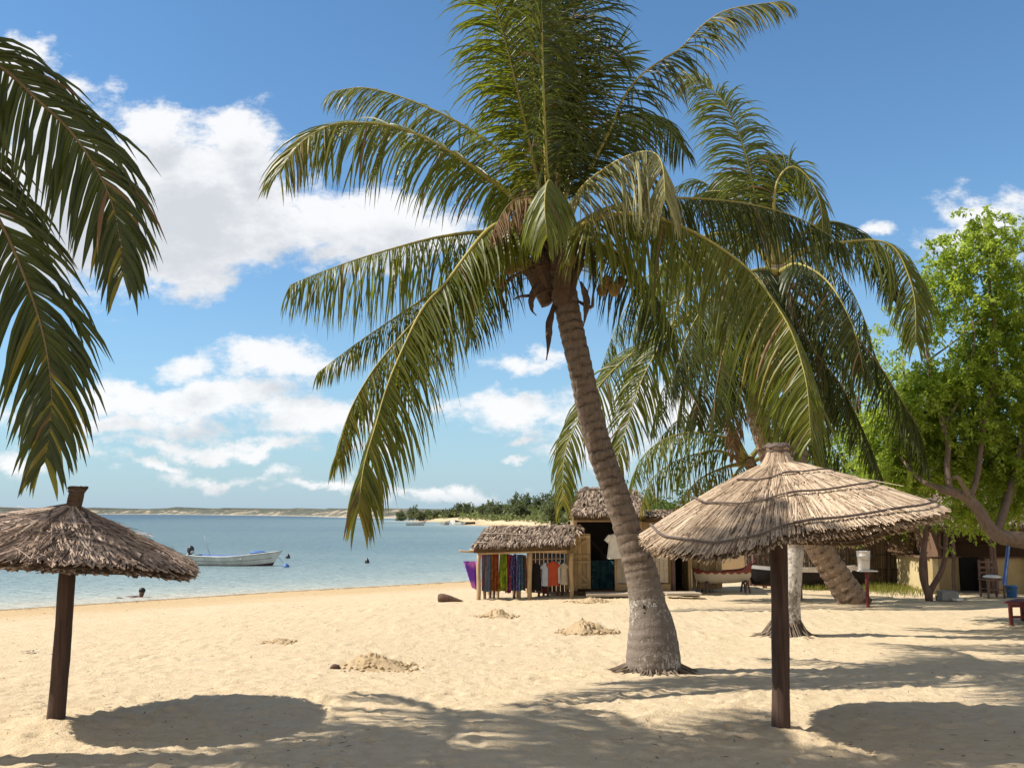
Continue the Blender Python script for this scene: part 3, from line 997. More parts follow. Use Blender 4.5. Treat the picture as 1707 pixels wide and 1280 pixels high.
CA = (922, 400)
FA = [  # control points, keyword arguments
    ([(915, 392, D1), (870, 305), (838, 258), (770, 208), (690, 170), (612, 147), (556, 152, 12.9)], dict(L=1.06, droop=0.55, ytip=0.5, hint=(0, -0.7, 0.7))),
    ([(910, 395, D1), (850, 325), (815, 298), (765, 262), (712, 232), (655, 211), (600, 205), (548, 210), (500, 240), (466, 285, 11.0)], dict(L=1.15, droop=0.5, ytip=1.0, hint=(0, -0.8, 0.6), width=0.034)),
    ([(905, 402, D1), (850, 388), (800, 387), (745, 393), (690, 405), (600, 431), (530, 456), (484, 475, 11.2)], dict(L=1.2, droop=0.95, swept=0.4, ytip=0.15)),
    ([(908, 400, D1), (862, 375, 11.8), (815, 382, 11.5), (744, 470), (705, 514), (672, 580), (645, 645), (625, 713), (607, 775), (597, 850, 10.2)], dict(L=1.19, droop=0.85, ytip=0.9, swept=0.7, width=0.038)),
    ([(905, 404, D1), (850, 392, 11.9), (800, 405, 11.8), (744, 478), (700, 525), (643, 590), (612, 632), (582, 688), (560, 760, 10.7)], dict(L=0.94, droop=0.85, ytip=1.2, swept=0.8)),
    ([(900, 405, D1), (840, 398), (790, 430), (740, 475), (700, 502), (643, 540), (590, 576), (530, 621, 11.4)], dict(L=0.69, droop=0.9, swept=0.8, ytip=0.3)),
    ([(935, 400, D1), (985, 368, 11.6), (1036, 356), (1086, 360), (1144, 381), (1201, 413), (1252, 453), (1288, 500), (1316, 546), (1334, 597), (1346, 651), (1352, 735, 10.2)], dict(L=1.45, droop=0.7, ytip=0.35, swept=0.4, width=0.036, hint=(0.2, -0.8, 0.6))),
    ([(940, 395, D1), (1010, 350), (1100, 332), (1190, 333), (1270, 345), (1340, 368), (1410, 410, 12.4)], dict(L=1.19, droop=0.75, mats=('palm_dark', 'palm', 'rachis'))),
    ([(932, 385, D1), (935, 300), (950, 210), (983, 140), (1008, 100), (1030, 92), (1048, 105, 12.7)], dict(L=0.94, droop=0.12, hint=(0.35, -0.93, 0), lift=0.2)),
    ([(938, 388, D1), (975, 300), (1016, 218), (1034, 174), (1063, 131), (1107, 98), (1136, 80), (1172, 42), (1216, 16), (1305, 2, 12.0)], dict(L=0.98, droop=0.55, ytip=1.2, hint=(-0.4, -0.5, 0.7), ragged=0.5, mats=('palm_dark', 'palm_yellow', 'rachis'))),
    ([(915, 385, D1), (905, 290), (897, 200), (888, 90), (876, -50), (858, -180, 12.0)], dict(L=1.15, droop=0.42, hint=(0.1, -1, 0.05), width=0.030, swept=0.55, lift=0.3)),
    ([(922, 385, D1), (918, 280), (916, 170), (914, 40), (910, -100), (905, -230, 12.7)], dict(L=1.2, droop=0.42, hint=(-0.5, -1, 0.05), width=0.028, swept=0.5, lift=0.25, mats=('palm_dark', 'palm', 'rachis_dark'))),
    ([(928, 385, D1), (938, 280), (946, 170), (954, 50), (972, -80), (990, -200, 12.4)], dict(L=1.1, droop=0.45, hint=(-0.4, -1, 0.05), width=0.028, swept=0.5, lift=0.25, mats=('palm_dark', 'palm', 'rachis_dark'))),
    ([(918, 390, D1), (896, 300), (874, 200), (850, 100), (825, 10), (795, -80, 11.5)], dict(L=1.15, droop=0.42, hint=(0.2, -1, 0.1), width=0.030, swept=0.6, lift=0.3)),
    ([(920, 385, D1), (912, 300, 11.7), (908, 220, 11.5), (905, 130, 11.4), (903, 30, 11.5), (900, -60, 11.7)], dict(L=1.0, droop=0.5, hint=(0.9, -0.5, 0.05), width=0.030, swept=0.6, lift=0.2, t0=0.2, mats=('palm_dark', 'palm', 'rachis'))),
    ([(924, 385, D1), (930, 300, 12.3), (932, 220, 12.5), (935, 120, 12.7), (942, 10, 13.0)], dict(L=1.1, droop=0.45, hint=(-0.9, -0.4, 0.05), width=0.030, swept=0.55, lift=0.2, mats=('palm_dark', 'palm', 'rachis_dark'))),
    ([(922, 395, D1), (925, 325, 11.4), (917, 302, 10.7), (910, 312, 10.1), (908, 350, 9.7), (912, 395, 9.6)], dict(L=0.78, droop=0.9, t0=0.35, width=0.036, mats=('palm', 'palm_yellow', 'rachis'))),
    ([(932, 392, D1), (965, 320, 11.5), (1010, 280), (1055, 257), (1088, 254), (1104, 275), (1109, 330, 10.6)], dict(L=1.19, droop=1.0, t0=0.32, mats=('palm_pale', 'palm_dead', 'rachis'))),
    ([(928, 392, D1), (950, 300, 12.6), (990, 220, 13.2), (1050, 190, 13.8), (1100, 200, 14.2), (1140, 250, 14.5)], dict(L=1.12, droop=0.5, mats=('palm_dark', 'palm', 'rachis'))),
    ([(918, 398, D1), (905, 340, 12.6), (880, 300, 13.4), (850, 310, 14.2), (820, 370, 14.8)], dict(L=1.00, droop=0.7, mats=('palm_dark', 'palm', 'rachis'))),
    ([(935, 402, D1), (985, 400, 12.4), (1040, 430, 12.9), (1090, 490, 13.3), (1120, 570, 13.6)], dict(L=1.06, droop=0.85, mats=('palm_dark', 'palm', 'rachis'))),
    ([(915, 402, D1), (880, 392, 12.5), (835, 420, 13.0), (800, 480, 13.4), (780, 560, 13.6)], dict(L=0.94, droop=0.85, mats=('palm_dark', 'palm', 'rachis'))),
    ([(920, 385, D1), (900, 335, 11.7), (870, 330, 11.5), (845, 345, 11.4), (820, 390, 11.3)], dict(L=0.62, droop=0.9, mats=('palm_dead', 'palm_dead', 'rachis_dark'), ragged=0.5)),
]
for i, (cp, kw) in enumerate(FA):
    n = len(cp)
    ds = [c[2] if len(c) > 2 else None for c in cp]
    known = [j for j in range(n) if ds[j] is not None]
    full = [(c[0], c[1], float(np.interp(j, known, [ds[q] for q in known]))) for j, c in enumerate(cp)]
    f_ = frond(palm_a, PX(full, D1), seed=i + 1, **kw)
    if len(kw.get('mats', '')) and kw['mats'][0] == 'palm_pale': f_['label'] = 'pale yellowish frond hanging straight down'
    if len(kw.get('mats', '')) and kw['mats'][0] == 'palm_dead': f_['label'] = 'withered brown frond under the crown'
# old leaf bases, spathes, coconuts round the top of the trunk
mb = MB()
rr = random.Random(4)
cc = W(928, 455, D1)
for i in range(26):
    a = rr.uniform(0, 6.283)
    z0 = rr.uniform(-0.25, 0.35)
    d = Vector((math.cos(a), math.sin(a), 0))
    p0 = cc + Vector((0, 0, z0 - 0.25)) + d * 0.15
    mb.tube([p0, p0 + d * 0.08 + Vector((0, 0, 0.18)), p0 + d * 0.22 + Vector((0, 0, 0.42)), p0 + d * 0.40 + Vector((0, 0, 0.55))], [0.075, 0.085, 0.05, 0.02], 6, True, wob=0.15)
mb.build('leaf_base', M['fibre'], palm_a)
sp = [[(880, 450), (850, 465), (835, 490), (838, 512), (850, 520)], [(925, 480), (890, 492), (868, 494), (855, 500)], [(925, 500), (916, 540), (914, 575), (911, 600)], [(900, 470), (888, 490), (886, 515), (894, 526)],
      [(975, 430), (1010, 422), (1040, 440), (1048, 470)], [(960, 500), (985, 512), (990, 490)], [(968, 470), (978, 500), (975, 530), (972, 545)]]
for i, s_ in enumerate(sp):
    mb = MB()
    pts, _ = catmull(PX(s_, D1 - 0.25 + 0.12 * (i % 3), D1 - 0.45), 14)
    mb.tube(pts, [(0.014 + 0.045 * math.sin(math.pi * min(k / 13 * 1.1, 1)) if i in (2, 3, 6) else 0.012 + 0.022 * math.sin(math.pi * k / 13)) * (1 - 0.45 * k / 13) for k in range(14)], 7, True, wob=0.18)
    mb.build('spathe', M['spathe'], palm_a, True)
for (px, py, r, dd) in [(1012, 470, .075, -.3), (1024, 482, .085, -.38), (1003, 484, .07, -.2), (850, 446, .09, -.2), (868, 440, .08, -.1), (835, 470, .075, -.1), (1035, 470, .07, -.1), (950, 432, .08, -.5)]:
    mb = MB()
    mb.blob(W(px, py, D1 + dd), (r, r, r * 1.22), px, 12, 8, 0.03)
    mb.build('coconut', M['coconut'], palm_a, True)
mb = MB()
for i in range(70):   # stringy flower stalks
    a = rr.uniform(0, 6.283)
    p0 = cc + Vector((0, 0, rr.uniform(0.0, 0.5)))
    d = Vector((math.cos(a), math.sin(a) * 0.8, rr.uniform(-0.1, 0.5)))
    L = rr.uniform(0.4, 0.9)
    mb.tube([p0, p0 + d * L * 0.5, p0 + d * L + Vector((0, 0, -0.12 * L)), p0 + d * L * 1.25 + Vector((0, 0, -0.42 * L))], [0.012, 0.01, 0.007, 0.003], 4, False)
mb.build('flower_stalk', M['palm_dead'], palm_a)

# ---- upright whitewashed palm behind the parasol
b2 = G(1312, 1062)
D2 = b2.y
palm_b = thing('palm_tree', b2, 'upright coconut palm with a whitewashed trunk foot behind the wide parasol', 'palm tree', 'coconut palms on the beach')
trunk(palm_b, PX([(1313, 1070), (1313, 1045), (1316, 1000), (1322, 930), (1328, 850), (1330, 770), (1325, 690), (1315, 600), (1305, 520), (1298, 445)], D2), [x_ * D2 / F_PX for x_ in (28, 22, 17.5, 16.5, 16, 16, 15.5, 15, 16, 18)], M['trunk_b'], paint_h=1.5)
root_flare(palm_b, b2, 0.24, 420, 2, 1.0, 0.30)
# ---- leaning palm further back
b3 = G(1425, 1003)
D3 = b3.y
palm_c = thing('palm_tree', b3, 'coconut palm whose grey trunk leans far to the left beside the white bucket stand', 'palm tree', 'coconut palms on the beach')
trunk(palm_c, PX([(1432, 1010), (1415, 990), (1398, 965), (1372, 925), (1346, 885), (1318, 838), (1292, 785), (1274, 735), (1261, 690), (1254, 630), (1250, 560), (1250, 480)], D3), [x_ * D3 / F_PX for x_ in (21, 24, 22.5, 21, 19.5, 18.5, 17.5, 16.5, 16, 16, 16, 18)], M['trunk_c'], paint_h=0.0, ring=0.20)
mb = MB()
mb.blob(b3 + Vector((0.06, -0.05, 0.03)), (0.32, 0.24, 0.12), 8, 16, 8, 0.08)
mb.build('root_bole', M['fibre'], palm_c, True)


def fill(cp, default):
    n = len(cp)
    ds = [c[2] if len(c) > 2 else None for c in cp]
    known = [j for j in range(n) if ds[j] is not None]
    return [(c[0], c[1], float(np.interp(j, known, [ds[q] for q in known]))) for j, c in enumerate(cp)]


FB = [
    ([(1300, 450, D2), (1342, 416), (1403, 404), (1460, 401), (1492, 415), (1513, 455), (1525, 502), (1527, 570, D2 - 0.6)], dict(L=1.05, droop=0.6, hint=(0, -0.75, 0.65))),
    ([(1300, 455, D2), (1330, 485), (1370, 518), (1423, 559), (1464, 607), (1500, 664), (1532, 717), (1546, 775, D2 + .2)], dict(L=1.0, droop=0.7, mats=('palm_dark', 'palm_yellow', 'rachis_dark'))),
    ([(1298, 440, D2), (1290, 370), (1295, 305), (1320, 278), (1350, 300), (1368, 345), (1372, 410, D2 - .4)], dict(L=0.75, droop=0.5, hint=(0.4, -0.9, 0.2))),
    ([(1296, 440, D2), (1262, 360), (1250, 310), (1258, 275), (1285, 262), (1320, 275), (1340, 320, D2 + .5)], dict(L=0.8, droop=0.5, hint=(-0.2, -0.9, 0.3))),
    ([(1292, 440, D2), (1262, 340), (1240, 250), (1212, 180), (1175, 140), (1135, 130, D2 + .4)], dict(L=1.05, droop=0.42, hint=(0.3, -0.85, 0.3), width=0.036)),
    ([(1300, 455, D2), (1320, 520), (1360, 590), (1400, 640), (1440, 720), (1468, 790, D2 + .6)], dict(L=0.8, droop=0.8, mats=('palm_dark', 'palm_dead', 'rachis_dark'))),
    ([(1298, 450, D2), (1330, 395), (1380, 370), (1430, 385), (1470, 430), (1490, 500, D2 + 1.4)], dict(L=0.9, droop=0.65, mats=('palm_dark', 'palm', 'rachis'))),
    ([(1290, 450, D2), (1250, 400), (1190, 390), (1130, 420), (1080, 480), (1055, 560, D2 + .8)], dict(L=0.95, droop=0.75)),
    ([(1292, 450, D2), (1270, 380), (1230, 330), (1180, 320), (1130, 350), (1095, 410, D2 + 1.2)], dict(L=0.95, droop=0.6, mats=('palm_dark', 'palm', 'rachis'))),
    ([(1296, 460, D2), (1290, 520, 14.8), (1300, 600, 14.3), (1320, 700, 14.1)], dict(L=0.8, droop=0.8, mats=('palm_dark', 'palm', 'rachis_dark'))),
    ([(1296, 460, D2), (1255, 500), (1215, 560), (1195, 640), (1190, 700, D2 - .3)], dict(L=0.85, droop=0.85, mats=('palm_dark', 'palm_dead', 'rachis_dark'))),
    ([(1294, 440, D2), (1280, 360, 16.5), (1250, 300, 17.5), (1210, 290, 18.3), (1180, 330, 19)], dict(L=0.9, droop=0.6, mats=('palm_dark', 'palm', 'rachis'))),
]
FB += [
    ([(1300, 455, D2), (1330, 440, 14.9), (1380, 470, 14.4), (1420, 540, 14.0), (1440, 620, 13.9)], dict(L=1.1, droop=0.7, mats=('palm_dark', 'palm', 'rachis'))),
    ([(1296, 455, D2), (1260, 450, 15.0), (1200, 480, 14.7), (1150, 550, 14.5), (1120, 640, 14.4)], dict(L=1.1, droop=0.75, mats=('palm_dark', 'palm', 'rachis'))),
    ([(1298, 460, D2), (1320, 500, 16.2), (1350, 560, 16.8), (1370, 640, 17.1), (1375, 720, 17.2)], dict(L=1.1, droop=0.75, mats=('palm_dark', 'palm', 'rachis_dark'))),
    ([(1294, 458, D2), (1250, 490, 16.2), (1220, 550, 16.7), (1210, 640, 17.0), (1212, 700, 17.1)], dict(L=1.0, droop=0.8, mats=('palm_dark', 'palm', 'rachis_dark'))),
]
for i, (cp, kw) in enumerate(FB):
    frond(palm_b, PX(fill(cp, D2), D2), seed=40 + i, **kw)
FC = [
    ([(1248, 500, D3), (1200, 490), (1130, 540), (1050, 592), (995, 648), (962, 704), (941, 760), (938, 840, D3 - 2.5)], dict(L=1.25, droop=0.62, ytip=0.9, hint=(-0.3, -0.8, 0.5), width=0.045, spacing=0.05)),
    ([(1246, 500, D3), (1200, 465, D3 - .6), (1150, 480, D3 - 1.2), (1122, 536), (1090, 593), (1066, 643), (1046, 705), (1026, 775, D3 - 2.2)], dict(L=1.25, droop=0.5, ytip=0.5, hint=(-0.2, -0.9, 0.3), width=0.045, spacing=0.05)),
    ([(1250, 510, D3), (1220, 540), (1185, 590), (1165, 650), (1160, 705, D3 - 1)], dict(L=1.1, droop=0.8, mats=('palm_dark', 'palm_dead', 'rachis_dark'), width=0.045, spacing=0.05)),
    ([(1250, 512, D3), (1235, 560), (1225, 620), (1222, 690), (1224, 760, D3 - 1)], dict(L=0.8, droop=0.95, mats=('palm_dead', 'palm_dead', 'rachis_dark'), width=0.045, spacing=0.05)),
    ([(1252, 500, D3), (1290, 530), (1330, 600), (1355, 680), (1365, 760, D3 - 1)], dict(L=1.2, droop=0.75, mats=('palm_dark', 'palm', 'rachis'), width=0.045, spacing=0.05)),
    ([(1250, 495, D3), (1210, 430), (1150, 420), (1080, 460), (1030, 540), (1000, 620, D3 + .5)], dict(L=1.2, droop=0.75, width=0.045, spacing=0.05)),
    ([(1252, 495, D3), (1290, 430), (1350, 420), (1410, 470), (1450, 560), (1460, 640, D3 + .5)], dict(L=1.2, droop=0.7, mats=('palm_dark', 'palm', 'rachis'), width=0.045, spacing=0.05)),
    ([(1250, 490, D3), (1230, 400), (1200, 330), (1165, 300), (1130, 310, D3 + 1)], dict(L=1.1, droop=0.5, mats=('palm_dark', 'palm', 'rachis'), width=0.045, spacing=0.05)),
    ([(1250, 510, D3), (1180, 560), (1110, 640), (1085, 720, D3 - .5)], dict(L=1.0, droop=0.8, mats=('palm_dark', 'palm', 'rachis_dark'), width=0.045, spacing=0.05)),
    ([(1252, 512, D3), (1300, 580), (1390, 660), (1470, 745, D3 + 1)], dict(L=1.2, droop=0.8, mats=('palm_dark', 'palm_dead', 'rachis_dark'), width=0.045, spacing=0.05)),
    ([(1252, 495, D3), (1270, 560, D3 - 1.2), (1285, 640, D3 - 1.6), (1290, 730, D3 - 1.7)], dict(L=1.0, droop=0.8, width=0.045, spacing=0.05)),
]
FC += [
    ([(1250, 500, D3), (1215, 500, D3 - 1), (1170, 560, D3 - 1.5), (1140, 640, D3 - 1.7), (1130, 700, D3 - 1.8)], dict(L=1.2, droop=0.75, mats=('palm_dark', 'palm', 'rachis'), width=0.045, spacing=0.045)),
    ([(1252, 500, D3), (1300, 490, D3 + .5), (1370, 540, D3 + 1), (1420, 640, D3 + 1.2), (1440, 740, D3 + 1.3)], dict(L=1.2, droop=0.75, mats=('palm_dark', 'palm', 'rachis'), width=0.045, spacing=0.045)),
    ([(1250, 505, D3), (1265, 540, D3 + 1), (1300, 620, D3 + 1.6), (1320, 720, D3 + 1.8)], dict(L=1.2, droop=0.8, mats=('palm_dark', 'palm', 'rachis'), width=0.045, spacing=0.045)),
]
for i, (cp, kw) in enumerate(FC):
    f_ = frond(palm_c, PX(fill(cp, D3), D3), seed=60 + i, **kw)
    if i == 3: f_['label'] = 'withered brown frond hanging against the trunk'

# ---- palm at the left, its trunk outside the frame
D5 = 8.0
c5 = W(-265, 150, D5)
b5 = Vector((c5.x - 0.9, c5.y + 0.3, ground_z(c5.x - 0.9, c5.y + 0.3)))
palm_d = thing('palm_tree', b5, 'palm reaching in from the left edge with two big dark drooping fronds', 'palm tree', 'coconut palms on the beach')
trunk(palm_d, [b5 - Vector((0, 0, 0.1)), b5 + Vector((0.05, 0, 0.9)), b5 + Vector((0.35, -0.1, 2.6)), b5 + Vector((0.7, -0.2, 4.2)), c5], [0.28, 0.22, 0.17, 0.16, 0.17], M['trunk_a'])
FD = [
    ([(-265, 150, D5), (-180, 90), (-80, 80), (0, 112), (60, 165), (118, 220), (165, 290), (190, 350), (202, 415), (205, 455, 7.4)], dict(L=1.0, droop=0.42, hint=(0.1, -0.85, 0.5), width=0.042, spacing=0.034, ytip=0.3, swept=0.9)),
    ([(-265, 155, D5), (-170, 170), (-80, 240), (0, 370), (40, 460), (70, 550), (85, 640), (84, 710), (76, 765, 7.2)], dict(L=0.98, droop=0.34, hint=(0.3, -0.9, 0.3), width=0.044, spacing=0.034, ytip=0.4, swept=1.0)),
]
for i, (cp, kw) in enumerate(FD):
    frond(palm_d, PX(fill(cp, D5), D5), seed=80 + i, mats=('palm_dark', 'palm_yellow', 'rachis_dark'), **kw)
for i, (az, el, ln) in enumerate([(-0.4, 0.5, 3.0), (2.75, 0.6, 3.2), (3.1, 0.2, 3.2), (3.6, 0.5, 3.0), (4.3, 0.3, 3.0), (5.2, 0.6, 3.0), (3.4, 1.1, 2.8), (4.9, 0.9, 2.8), (4.66, 0.05, 2.6)]):
    wild_frond(palm_d, c5, az, el, ln, 90 + i, L=1.0, droop=0.45, width=0.05, spacing=0.04, mats=('palm_dark', 'palm', 'rachis_dark'))
# ---- tall palm well outside the left edge; its crown shades the foreground sand
c6 = Vector((-7.5, 6.75, 8.7))
b6 = Vector((-8.9, 6.6, 0.0))
palm_f = thing('palm_tree', b6, 'tall palm outside the left edge whose fronds shade the foreground sand', 'palm tree', 'coconut palms on the beach')
trunk(palm_f, [b6 - Vector((0, 0, 0.1)), b6 + Vector((0.05, 0, 1.2)), b6 + Vector((0.4, 0, 4.5)), c6], [0.3, 0.22, 0.17, 0.17], M['trunk_a'])
for i, az in enumerate([0.0, 0.5, 0.95, 1.35, 1.75, 2.2, 2.7, 3.2, 3.8, 4.5, 5.2, 5.8, 0.75, 1.55, 0.3, 1.15, 1.95, 2.45, 1.7, 1.25]):
    wild_frond(palm_f, c6, az, [0.35, 0.6, 0.2, 0.75, 0.4, 0.55][i % 6], 3.3, 140 + i, L=1.15, droop=0.5, width=0.06, spacing=0.034, mats=('palm_dark', 'palm', 'rachis_dark'))

# ---- small yellowish palm behind the parasol
D4 = 23.0
c4 = W(1245, 765, D4)
b4 = Vector((W(1320, 900, D4).x, D4, ground_z(c4.x, D4)))
palm_e = thing('palm_tree', b4, 'small bushy palm with yellowing fronds beside the tall hut roof, between the two trunks', 'palm tree', 'coconut palms on the beach')
trunk(palm_e, [b4, b4 + Vector((0, 0, 1.2)), (b4 + c4) / 2 + Vector((0, 0, 0.7)), c4], [0.2, 0.16, 0.15, 0.14], M['trunk_c'])
FE = [
    ([(1240, 765, D4), (1223, 735), (1165, 721), (1126, 725), (1091, 742), (1065, 770), (1054, 802, D4 - 1)], dict(L=1.1, droop=0.7)),
    ([(1240, 770, D4), (1200, 752), (1160, 757), (1120, 772), (1085, 800), (1070, 840, D4 - .5)], dict(L=1.0, droop=0.8, ytip=0.8, mats=('palm', 'palm_yellow', 'rachis'))),
    ([(1240, 772, D4), (1205, 780), (1165, 800), (1130, 840), (1110, 870, D4 - .3)], dict(L=0.9, droop=0.8, ytip=1, mats=('palm_yellow', 'palm_dead', 'rachis'))),
    ([(1245, 765, D4), (1215, 705), (1170, 690), (1130, 700), (1100, 730, D4 + 1)], dict(L=1.1, droop=0.7, mats=('palm_dark', 'palm', 'rachis'))),
    ([(1250, 765, D4), (1290, 720), (1350, 715), (1400, 760), (1420, 810, D4)], dict(L=1.1, droop=0.7, mats=('palm_dark', 'palm', 'rachis'))),
    ([(1250, 770, D4), (1290, 760), (1340, 790), (1370, 840, D4 - .5)], dict(L=1.0, droop=0.8)),
    ([(1245, 770, D4), (1225, 790, D4 - .5), (1205, 820, D4 - .9), (1195, 860, D4 - 1.1)], dict(L=0.9, droop=0.8)),
]
for i, (cp, kw) in enumerate(FE):
    frond(palm_e, PX(fill(cp, D4), D4), seed=120 + i, width=0.05, spacing=0.055, **kw)

# ------------------------------------------------------------------ thatched parasols
def parasol(base, axis_top, R, edge, apex_z, neck, mats, seed, n_straw, messy, label, hoops, post_w, width=(0.010, 0.022), cen=None, pw=1.0, stump=False, loft=1.0):
    """base: foot of the post; R(theta), edge(theta): radius and height of the rim; apex_z: height where the cone begins"""
    rr = random.Random(seed)
    P = thing('thatched_parasol', base, label, 'parasol', 'thatched parasols on the sand')
    ms, mu = M[mats[0]], M['thatch_under']
    cx, cy = cen

    def surf(th, s, off=0.0):
        r = R(th) * s
        z = apex_z + (edge(th) - apex_z) * (s ** pw)
        return Vector((cx + r * math.cos(th), cy + r * math.sin(th), z + off))
    # post
    mb = MB()
    pp, _ = catmull([base - Vector((0, 0, 0.12)), base * 0.66 + axis_top * 0.34 + Vector((0.006, 0, 0)), base * 0.33 + axis_top * 0.67 - Vector((0.004, 0, 0)), axis_top], 26)
    mb.tube(pp, [post_w * (1 - 0.10 * k / 25 + 0.02 * math.sin(k * 0.9)) for k in range(26)], 14, True, wob=0.02)
    mb.build('post', M['post_dark'], P, True)
    # thatch: a thick mat with loose straws laid over it in rows
    mb = MB()
    nth, ns = 72, 8
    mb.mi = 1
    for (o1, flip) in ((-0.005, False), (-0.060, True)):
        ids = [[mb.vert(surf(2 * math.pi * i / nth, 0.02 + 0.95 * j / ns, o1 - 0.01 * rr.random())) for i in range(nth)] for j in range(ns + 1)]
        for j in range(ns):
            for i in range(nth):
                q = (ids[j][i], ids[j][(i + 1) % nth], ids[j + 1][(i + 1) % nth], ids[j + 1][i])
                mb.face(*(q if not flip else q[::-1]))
        last = ids[ns]
        if flip:
            for i in range(nth):
                mb.face(rim[i], rim[(i + 1) % nth], last[(i + 1) % nth], last[i])
        rim = last
    mb.mi = 0

    def straw(th, s0, s1, w, lift0, lift1, dth, und=False):
        segs = 3
        prev = None
        lw = rr.uniform(-1, 1)
        for k in range(segs + 1):
            f = k / segs
            s = s0 + (s1 - s0) * f
            a = th + dth * (f - 0.3) / max(s, 0.15)
            p = surf(a, s, lift0 + (lift1 - lift0) * f)
            tng = Vector((-math.sin(a), math.cos(a), 0))
            up = Vector((math.cos(a) * 0.25, math.sin(a) * 0.25, 1)).normalized()
            ww = w * (1 - 0.35 * f)
            ids = (mb.vert(p - tng * ww), mb.vert(p + up * ww * (0.9 if not und else -0.9)), mb.vert(p + tng * ww + up * ww * lw * 0.4))
            if prev:
                mb.face(prev[0], prev[1], ids[1], ids[0])
                mb.face(prev[1], prev[2], ids[2], ids[1])
            prev = ids
    rows = [(0.02, 0.48), (0.14, 0.70), (0.32, 0.88), (0.48, 1.0), (0.60, 1.01)]
    for q, (a0, a1) in enumerate(rows[::-1]):
        cnt = int(n_straw * (0.35 + 0.65 * a1) / 5)
        for i in range(cnt):
            th = rr.uniform(0, 2 * math.pi)
            ln = (a1 - a0) * rr.uniform(0.75, 1.1)
            s1 = a1 + (rr.uniform(-0.05, 0.012) if messy < 0.2 else rr.uniform(-0.10, 0.03))
            lay = 0.004 + 0.006 * q
            straw(th, max(s1 - ln, 0.02), s1, rr.uniform(*width) * 0.5, lay + rr.uniform(0, 0.018) * loft, lay - 0.006 + rr.uniform(0, 0.022) * loft, rr.gauss(0, messy))
    for i in range(int(n_straw * 0.30)):      # fringe hanging at the rim, and the underside
        th = rr.uniform(0, 2 * math.pi)
        straw(th, rr.uniform(0.72, 0.85), rr.uniform(0.96, 1.015), rr.uniform(*width) * 0.5, -0.040, -rr.uniform(0.02, 0.06), rr.gauss(0, messy), True)
        straw(th + 1, rr.uniform(0.2, 0.5), rr.uniform(0.7, 0.97), rr.uniform(*width) * 0.5, -0.07, -0.068, rr.gauss(0, messy), True)
    for i in range(int(n_straw * messy * (0.05 if messy < 0.2 else 0.16))):   # stray stalks standing off
        th = rr.uniform(0, 2 * math.pi)
        s0 = rr.uniform(0.1, 0.7)
        straw(th, s0, s0 + rr.uniform(0.2, 0.4), 0.006, 0.02, rr.uniform(0.03, 0.13), rr.gauss(0, messy * 2.5))
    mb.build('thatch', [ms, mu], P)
    # rafters and binding hoops
    for k in range(8):
        th = k * math.pi / 4 + 0.2
        mb = MB()
        mb.tube([surf(th, 0.04, -0.085), surf(th, 0.5, -0.085), surf(th, 0.95, -0.085)], 0.018, 6)
        mb.build('rafter', M['hoop'], P, True)
    for (s, lift, rad, gap0, gap1) in hoops:
        mb = MB()
        for part in range(2):
            n = 64
            a0 = gap0 + (gap1 - gap0) * part * 0.5 - 0.15
            a1 = a0 + (gap1 - gap0) * 0.5 + 0.35
            path = []
            for k in range(n + 1):
                a = a0 + (a1 - a0) * k / n
                path.append(surf(a, s + 0.006 * math.sin(a * 3 + s * 9) + 0.006 * part, lift + 0.004 * math.sin(a * 7 + part) + 0.008 * part))
            mb.tube(path, [rad * (1 - 0.35 * k / n) for k in range(n + 1)], 6, True)
        mb.build('binding_hoop', M['hoop'], P, True)
    # the tied neck on top
    c = Vector((cx, cy, apex_z))
    if not stump:
        mb = MB()
        for i in range(520):
            a = rr.uniform(0, 6.283)
            d = Vector((math.cos(a), math.sin(a), 0))
            tg = Vector((-math.sin(a), math.cos(a), 0))
            w = rr.uniform(0.006, 0.013)
            k = rr.uniform(0.9, 1.06)
            pr = [(0.235, -0.085), (0.145, 0.0), (0.105, 0.07), (0.090, 0.12), (0.105, 0.158)]
            prev = None
            sk = rr.gauss(0, 0.25)
            for j, (r_, h) in enumerate(pr):
                p = c + (d * math.cos(sk * j * .15) + tg * math.sin(sk * j * .15)) * r_ * k + Vector((0, 0, h))
                ids = (mb.vert(p - tg * w), mb.vert(p + d * w * 0.6), mb.vert(p + tg * w))
                if prev:
                    mb.face(prev[0], prev[1], ids[1], ids[0]); mb.face(prev[1], prev[2], ids[2], ids[1])
                prev = ids
        mb.mi = 1
        mb.lathe(c, [(0.19, -0.09), (0.12, 0.02), (0.088, 0.08), (0.076, 0.125), (0.09, 0.15), (0.02, 0.156)], 20)
        mb.build('tied_neck', [ms, mu], P)
        for (h, r_, t_) in ((0.118, 0.096, 0.015), (0.160, 0.108, 0.016), (0.179, 0.092, 0.013)):
            mb = MB()
            n = 30
            mb.tube([c + Vector((math.cos(6.283 * k / n) * r_, math.sin(6.283 * k / n) * r_, h + 0.006 * math.sin(k * 1.3))) for k in range(n + 1)], t_, 7, False, wob=0.25)
            mb.build('rope_ring', M['hoop'], P, True)
    else:
        mb = MB()
